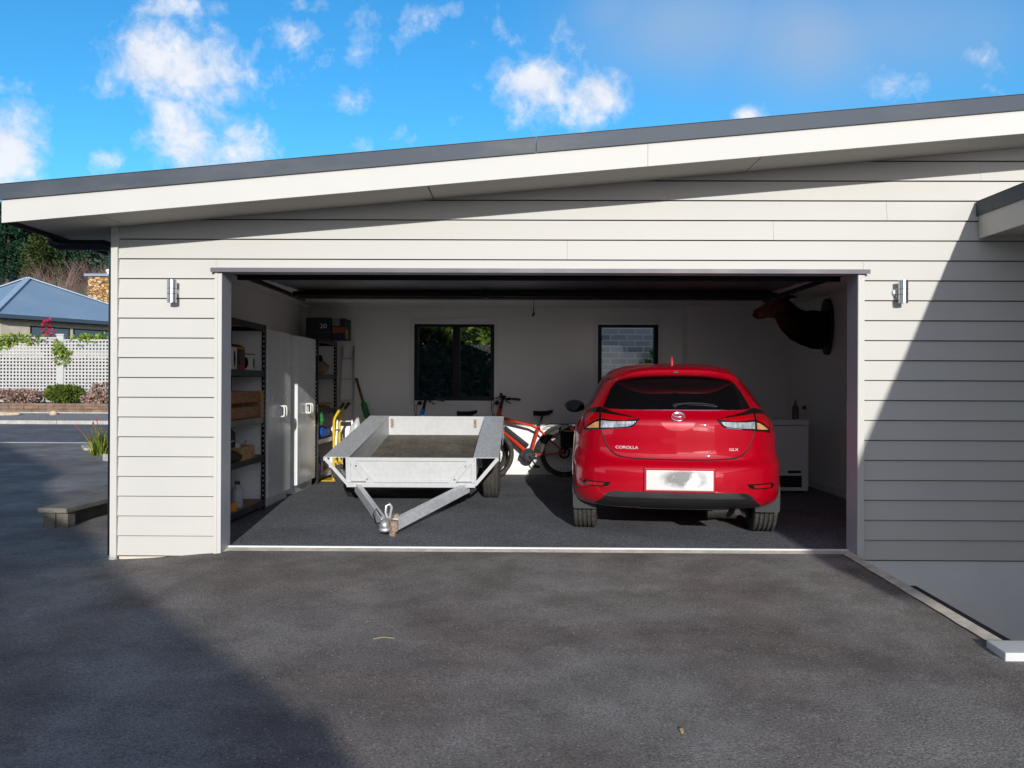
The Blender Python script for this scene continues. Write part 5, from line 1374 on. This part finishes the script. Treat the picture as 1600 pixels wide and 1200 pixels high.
CH = thing('stone_chimney', 'honey coloured stone chimney with a blue cap behind the blue roof', 'chimney', (cz.x, 31.5, 3.0))
w = cx1.x - cz.x
b = MB(); b.box(0, w, 0, 1.1, 0, cz.z - 3.0 - .0); b.build('stack', M['stone'], CH, bevel=.03)
b = MB(); b.box(-.12, w + .12, -.12, 1.22, cz.z - 3.0, cz.z - 3.0 + .12); b.build('cap', mat('blue_cap', (.22, .28, .36), .5, var=.05), CH, bevel=.02)
b = MB(); q = at(171, 424, 32); b.lathe([(0, 0), (.11, 0), (.11, .14), (.16, .15), (.14, .26), (0, .3)], (q.x - cz.x, .5, cz.z - 3.0 + .12), n=16); b.build('flue', M['white_pl'], CH, smooth=True, ang=40)

# ------------------------------------------------------------------ lattice fence, stone wall, bed plants, rocks
m, nt, bs = new_mat('brown_walling')
br = N(nt, 'ShaderNodeTexBrick', Scale=1.); tc = N(nt, 'ShaderNodeTexCoord'); mp = N(nt, 'ShaderNodeMapping'); mp.inputs['Rotation'].default_value = (R(90), 0, 0); nt.links.new(tc.outputs['Object'], mp.inputs[0]); nt.links.new(mp.outputs[0], br.inputs['Vector'])
br.inputs['Color1'].default_value = (.24, .14, .09, 1); br.inputs['Color2'].default_value = (.10, .07, .055, 1); br.inputs['Mortar'].default_value = (.04, .03, .03, 1); br.inputs['Brick Width'].default_value = .42; br.inputs['Row Height'].default_value = .09; br.inputs['Mortar Size'].default_value = .012
nt.links.new(mixcol(nt, .35, br.outputs[0], ramp(nt, tex(nt, 5, 5, .6), [(.3, (.06, .04, .03)), (.7, (.45, .30, .20))])), bs.inputs['Base Color']); bs.inputs['Roughness'].default_value = .9
b = MB(); b.box(-30, -4, 17.22, 17.5, .40, .70)
o = b.build('stone_wall', m); tag(o, 'low brown stacked stone wall along the street bed', 'wall')
struct(sheet('garden_bed', [-80, -30, -20, -10, -4], [17.5, 18, 20], M['soil'], .0, fn=lambda x, y: .69))
white = mat('white_fence_paint', (.47, .465, .45), .6, var=.08)
F = thing('lattice_fence', 'white square lattice fence with a post above the stone wall', 'fence', (-13.3, 18.1, .69))
def lattice(x0, x1, z1, nm):
    b = MB(); pitch, wd = .098, .046; x = x0
    while x < x1: b.box(x, min(x + wd, x1), -.004, .006, .02, z1); x += pitch
    z = .03
    while z < z1: b.box(x0, x1, -.016, -.0045, z, z + wd); z += pitch
    b.box(x0, x1, -.03, .02, z1, z1 + .045)
    b.build(nm, white, F)
lattice(-7, -.1, 1.86, 'lattice_panel'); lattice(.1, 5.4, 1.80, 'lattice_panel')
b = MB(); b.box(-.1, .1, -.05, .05, -.02, 1.96); b.box(-.12, .12, -.07, .07, 1.96, 2.0); b.build('post', white, F, bevel=.004)
b = MB(); b.box(5.4, 5.5, -.05, .05, -.02, 1.9); b.build('post', white, F, bevel=.004)
grn = leafmat('bush_leaves', (.10, .14, .025), .5); pink = leafmat('pink_succulent', (.36, .24, .20), .45, .6, (.50, .36, .30)); lime = leafmat('lime_leaves', (.20, .28, .045), .45); redl = leafmat('red_blooms', (.42, .02, .06), .4)
def bushy(name, label, cat, x, y, z, rad, n, l, w, m, seed, shell=.75, group=None, clumps=None, stem=True):
    T = thing(name, label, cat, (x, y, z), 0, group)
    b = MB(); foliage(b, (0, 0, rad[2]), rad, n, l, w, random.Random(seed), shell, clumps); b.build('leaves', m, T)
    if stem:
        b = MB()
        rr_ = random.Random(seed + 1)
        for i in range(7): d = rdir(rr_); b.tube([(0, 0, 0), (d.x * rad[0] * .6, d.y * rad[1] * .6, rad[2] * (1 + .5 * abs(d.z)))], [.03 * min(1, rad[2]), .008], 5)
        b.build('stem', M['bark'], T)
    return T
p = at(100, 629, 17.8); bushy('round_bush', 'rounded yellow green bush under the lattice fence', 'bush', p.x, 17.8, .69, (.50, .34, .29), 2600, .10, .022, grn, 61, clumps=[(V((q * .33, 0, 0)), .72) for q in (-1, 0, 1)])
p = at(22, 629, 17.7); bushy('succulent_clump', 'wide dusty pink succulents left of the round bush', 'succulent', p.x, 17.7, .66, (.75, .3, .22), 1800, .09, .03, pink, 62)
p = at(157, 629, 17.7); bushy('succulent_clump', 'dusty pink succulents right of the round bush', 'succulent', p.x, 17.7, .66, (.52, .3, .24), 1500, .09, .03, pink, 63)
p = at(18, 540, 18.05); bushy('climbing_plant', 'green climber trailing over the lattice left of the post', 'climber', p.x, 18.05, 2.28, (.95, .12, .22), 700, .13, .035, lime, 64, stem=False)
p = at(101, 548, 18.0); bushy('climbing_plant', 'green climber on the lattice right of the post', 'climber', p.x, 17.98, 1.85, (.26, .08, .32), 260, .12, .03, lime, 65, stem=False)
bushy('dark_leaf_backing', 'added dark leaf mass that darkens the gaps behind the lattice fence', 'hedge', -15.2, 19.3, .69, (7.6, .35, .8), 9000, .22, .07, leafmat('dark_backing_leaves', (.012, .02, .016), .5), 71, clumps=[(V((q / 7 - 1, 0, 0)), .55) for q in range(15)])  # leaf mass added so the lattice holes look dark
p = at(142, 527, 18.2); bushy('climbing_plant', 'green leaves showing along the top of the right lattice panel', 'climber', p.x, 18.2, 2.42, (.9, .15, .12), 420, .12, .03, lime, 66, stem=False)
p = at(74, 517, 18.4); bushy('red_flowering_shrub', 'shrub with red blooms rising behind the fence post', 'shrub', p.x, 18.4, .7, (.14, .12, 1.12), 420, .10, .035, redl, 67)
def rock(label, u, v, Y, s, seed):
    p = at(u, v, Y); b = MB(); b.ell((0, 0, 0), s, 14, 10)
    for v_ in b.bm.verts: v_.co *= 1 + .3 * mnoise.noise(v_.co * 6 + V((seed, 0, 0)))
    o = b.build('rock', mat('sandstone', (.50, .40, .28), .9, var=.25, vscale=8, bump=.5), smooth=True, ang=80); o.location = (p.x, Y, G(p.x, Y) + .03 + s[2] * .55); tag(o, label, 'rock', 'rocks on the gravel verge')
rock('long flat sandstone rock on the gravel verge', 18, 652, 16.5, (.24, .12, .06), 1); rock('small round sandstone rock below the bush', 84, 650, 16.6, (.10, .09, .08), 4); rock('low sandstone rock touching the long flat one', 4, 653, 16.45, (.12, .1, .055), 7)
# flowering clump by the drive's end
px = atz(157, 708, .06)
T = thing('flax_plant', 'spiky green and yellow clump with thin red flower stems', 'plant', (px.x, px.y, G(px.x, px.y)))
rl_ = random.Random(5); b = MB()
for i in range(170):
    a = rl_.uniform(0, 6.28); L = rl_.uniform(.28, .62); lean = rl_.uniform(.15, .8); base = V((rl_.gauss(0, .07), rl_.gauss(0, .07), 0)); d = V((math.cos(a), math.sin(a), 0)); sd = V((-d.y, d.x, 0)) * .011
    prev = None
    for k in range(5):
        t = k / 4; q = base + d * L * lean * t ** 1.4 + V((0, 0, L * (t - .35 * lean * t * t))); wd = (1 - t * .92)
        cur = (b.bm.verts.new(q - sd * wd), b.bm.verts.new(q + sd * wd))
        if prev: b._f([prev[0], prev[1], cur[1], cur[0]])
        prev = cur
b.build('leaves', leafmat('flax_leaves', (.13, .20, .03), .5, .5, (.55, .45, .05)), T)
for tip in ((-.43, 0, .50), (-.02, -.1, .62), (-.13, 0, .55)):
    b = MB(); b.tube(arc([(0, 0, .02), (tip[0] * .35, 0, tip[2] * .45), tip], 5), .006, 5); s_ = b.build('flower_stem', mat('stem_red', (.22, .06, .04), .7, var=.2), T)
    b = MB(); b.ell(tip, (.016, .014, .03), 8, 6); b.build('flower', mat('flower_red', (.34, .03, .04), .7, var=.2), s_)
b = MB(); b.box(0, 3, 0, .14, 0, .13); o = b.build('garden_edging', M['kerb'], bevel=.01); q = atz(160, 716, .05); o.location = (q.x, q.y, G(q.x, q.y) - .02); o.rotation_euler = (0, 0, R(-38)); tag(o, 'pale concrete edging beside the spiky clump', 'edging')
b = MB(); b.box(0, .9, 0, .2, 0, .05); o = b.build('garden_edging', M['kerb'], bevel=.01); q = atz(127, 697, .07); o.location = (q.x, q.y, G(q.x, q.y) - .01); o.rotation_euler = (0, 0, R(-60)); tag(o, 'short pale edging left of the spiky clump', 'edging')
# timber seat
tim = mat('weathered_timber', (.17, .15, .12), .85, var=.35, vscale=5, stretch=(12, 1, 12), bump=.5, bscale=20); timd = mat('dark_timber_side', (.10, .085, .065), .9, var=.3, vscale=6)
bp_ = atz(86, 826, -.075)
T = thing('timber_bench', 'weathered low timber bench on thick posts by the driveway', 'bench', (bp_.x, bp_.y, -.075), R(-4))
b = MB(); b.box(-.14, .14, -.05, 2.6, .150, .195); b.build('seat_plank', tim, T, bevel=.006)
for y in (0, 2.4): b = MB(); b.box(-.115, .0, y, y + .12, -.03, .149); b.build('post', tim, T, bevel=.005); b = MB(); b.box(.004, .115, y + .01, y + .13, -.03, .149); b.build('post', tim, T, bevel=.005)
b = MB(); b.box(-.02, .02, .14, 2.4, -.03, .148); b.build('side_rail', timd, T)

# right side: entry slab, black strip
sl0 = atz(1541, 1000, -.035); sl1 = atz(1571, 1020, -.035)
b = MB(); zt = -.035
b.prism([(sl0.x, sl0.y), (sl1.x, sl1.y), (4.04, sl1.y + .0), (4.04, sl0.y)], lambda x, y: V((x, y, zt - .11)), lambda x, y: V((x, y, zt)))
o = b.build('entry_slab', mat('pale_slab', (.60, .60, .59), .8, var=.1, bump=.3), bevel=.006); tag(o, 'pale concrete slab at the right edge of the driveway', 'slab')
b = MB(); b.box(0, .05, -1.2, 0, -.05, .0)
o = b.build('black_edge_strip', M['dark_alu']); o.location = (2.517, -.90, G(0, -.9) + .012); o.rotation_euler = (R(1.7), 0, 0); tag(o, 'narrow black strip beside the foundation wall', 'drain')  # plain black bar along the driveway edge
b = MB(); b.box(2.516, 4.04, -3, -.02, -1.3, -.94); struct(b.build('lower_path', M['conc']))

# litter on the drive
for nm, lb, u, v, L, a, c in (('straw', 'pale straw lying in the sunlit middle of the drive', 600, 999, .11, 5, (.26, .22, .14)), ('dry_leaf', 'small dry leaf standing near the bottom edge of the drive', 1066, 1143, .05, 80, (.45, .36, .16)), ('twig', 'thin pale twig in the shaded part of the drive', 105, 885, .10, -12, (.3, .26, .2)), ('leaf_scrap', 'scrap of pale leaf on the drive in front of the trailer', 575, 973, .04, 20, (.25, .22, .15))):
    p = atz(u, v, -.1); 
    for _ in range(4): p = atz(u, v, G(p.x, p.y) + .004)
    b = MB(); b.tube([(-L / 2, 0, .004), (0, L * .06, .010), (L / 2, 0, .004)], [(.004, .002), (.009, .003), (.002, .002)] if 'leaf' in nm else .0035, 6)
    o = b.build(nm, mat(nm + '_dry', c, .9, var=.2), smooth=True); o.location = p; o.rotation_euler = (0, 0, R(a)); tag(o, lb, nm.replace('_', ' '))
# ------------------------------------------------------------------ behind the house, seen through the panes
hedge = leafmat('hedge_leaves', (.016, .022, .008), .6, .6, (.05, .055, .015))
b = MB(); xs_ = rng(-4.6, 1.4, 10); ys_ = rng(7.2, 14, 8)
bank = struct(sheet('garden_bank', xs_, ys_, M['hill'], 0, fn=lambda x, y: table(y, [(7, -.15), (8, .3), (11, 1.6), (14, 2.2)]) + .1 * mnoise.noise(V((x, y, 0)))))
for i, (x, y, z, lb) in enumerate(((-2.4, 9.4, .7, 'dark green shrub on the bank behind the left window pane'), (-1.2, 9.8, .9, 'dark green shrub on the bank behind the window mullion'), (-.1, 9.3, .7, 'dark green shrub on the bank behind the right window pane'), (-1.8, 11.8, 1.6, 'yellowish sunlit shrub high on the bank behind the window'), (-.3, 11.9, 1.6, 'olive sunlit shrub high on the bank behind the window'), (-3.4, 11.5, 1.5, 'olive shrub on the bank behind the window frame'), (.8, 11.2, 1.4, 'olive shrub on the bank just right of the window view'))):
    bushy('bank_shrub', lb, 'shrub', x, y, z, (.95, .7, (.66 if i < 3 else .7)), 2400, .17, .045, hedge if i < 3 else lime if i == 3 else grn, 80 + i, group='shrubs on the garden bank')
m, nt, bs = new_mat('block_walling')
br = N(nt, 'ShaderNodeTexBrick', Scale=1.); tc = N(nt, 'ShaderNodeTexCoord'); mp = N(nt, 'ShaderNodeMapping'); mp.inputs['Rotation'].default_value = (R(90), 0, 0); nt.links.new(tc.outputs['Object'], mp.inputs[0]); nt.links.new(mp.outputs[0], br.inputs['Vector'])
br.inputs['Color1'].default_value = (.20, .19, .20, 1); br.inputs['Color2'].default_value = (.33, .31, .31, 1); br.inputs['Mortar'].default_value = (.48, .46, .44, 1); br.inputs['Brick Width'].default_value = .30; br.inputs['Row Height'].default_value = .11; br.inputs['Mortar Size'].default_value = .012
nt.links.new(br.outputs[0], bs.inputs['Base Color']); bs.inputs['Roughness'].default_value = .9
b = MB(); b.box(1.5, 5, 9.2, 9.4, -.2, 3.0); o = b.build('brick_wall', m); tag(o, 'grey brick wall seen through the glazed door', 'wall')
bushy('potted_shrub', 'bright green shrub outside the glazed door', 'shrub', 2.35, 8.4, .9, (.28, .25, .45), 700, .12, .035, lime, 91)

# ------------------------------------------------------------------ an unseen house shape added behind the viewpoint to shade the drive
CY = -11.0
def shadow_src(u, v, z):
    p = atz(u, v, z); k = (p.y - CY) / SUN.y; q = p - SUN * k; return (q.x, q.z)
def shadow_line(pix):
    out = []
    for u, v in pix:
        z = -.1
        for _ in range(6): p = atz(u, v, z); z = G(p.x, p.y) + .004
        k = (p.y - CY) / SUN.y; q = p - SUN * k; out.append((q.x, q.z))
    return out
top_ = shadow_line([(640, 1330), (560, 1200), (530, 1160), (507, 1116), (465, 1107), (430, 1077), (350, 1020), (295, 980), (235, 935), (192, 897), (120, 815), (87, 777), (66, 758), (101, 739), (35, 707), (0, 690)])
print('SHADOW', top_)
pts = [(top_[0][0] + .1, -.5)] + top_ + [(-16, top_[-1][1] + .6), (-16, -.5)]  # outline traced back along the sun from the shade's edge
T = thing('shade_caster_house', 'unseen house shape added behind the viewpoint to shade the left of the drive', 'house', (0, CY - 4, 0))
b = MB(); b.prism(pts, lambda x, z: V((x, 0, z)), lambda x, z: V((x, 4, z))); b.build('wall', M['board'], T)
for x0, x1, z0, z1 in ((-5.2, -3.9, .9, 2.1), (-8.6, -7.0, .9, 2.2)):
    b = MB(); b.box(x0, x1, 3.98, 4.05, z0, z1); w = b.build('window', M['dark_alu'], T); b = MB(); b.box(x0 + .06, x1 - .06, 4.04, 4.06, z0 + .06, z1 - .06); b.build('pane', M['car_glass'], w)
EXPO = 0.22
build_world()
SC.view_settings.view_transform = 'Standard'; SC.view_settings.look = 'None'; SC.view_settings.gamma = 1; SC.view_settings.exposure = EXPO
SC.cycles.max_bounces = 10; SC.cycles.diffuse_bounces = 5; SC.cycles.glossy_bounces = 5; SC.cycles.transparent_max_bounces = 12
SC.cycles.caustics_reflective = True; SC.cycles.blur_glossy = .6; SC.cycles.sample_clamp_indirect = 6
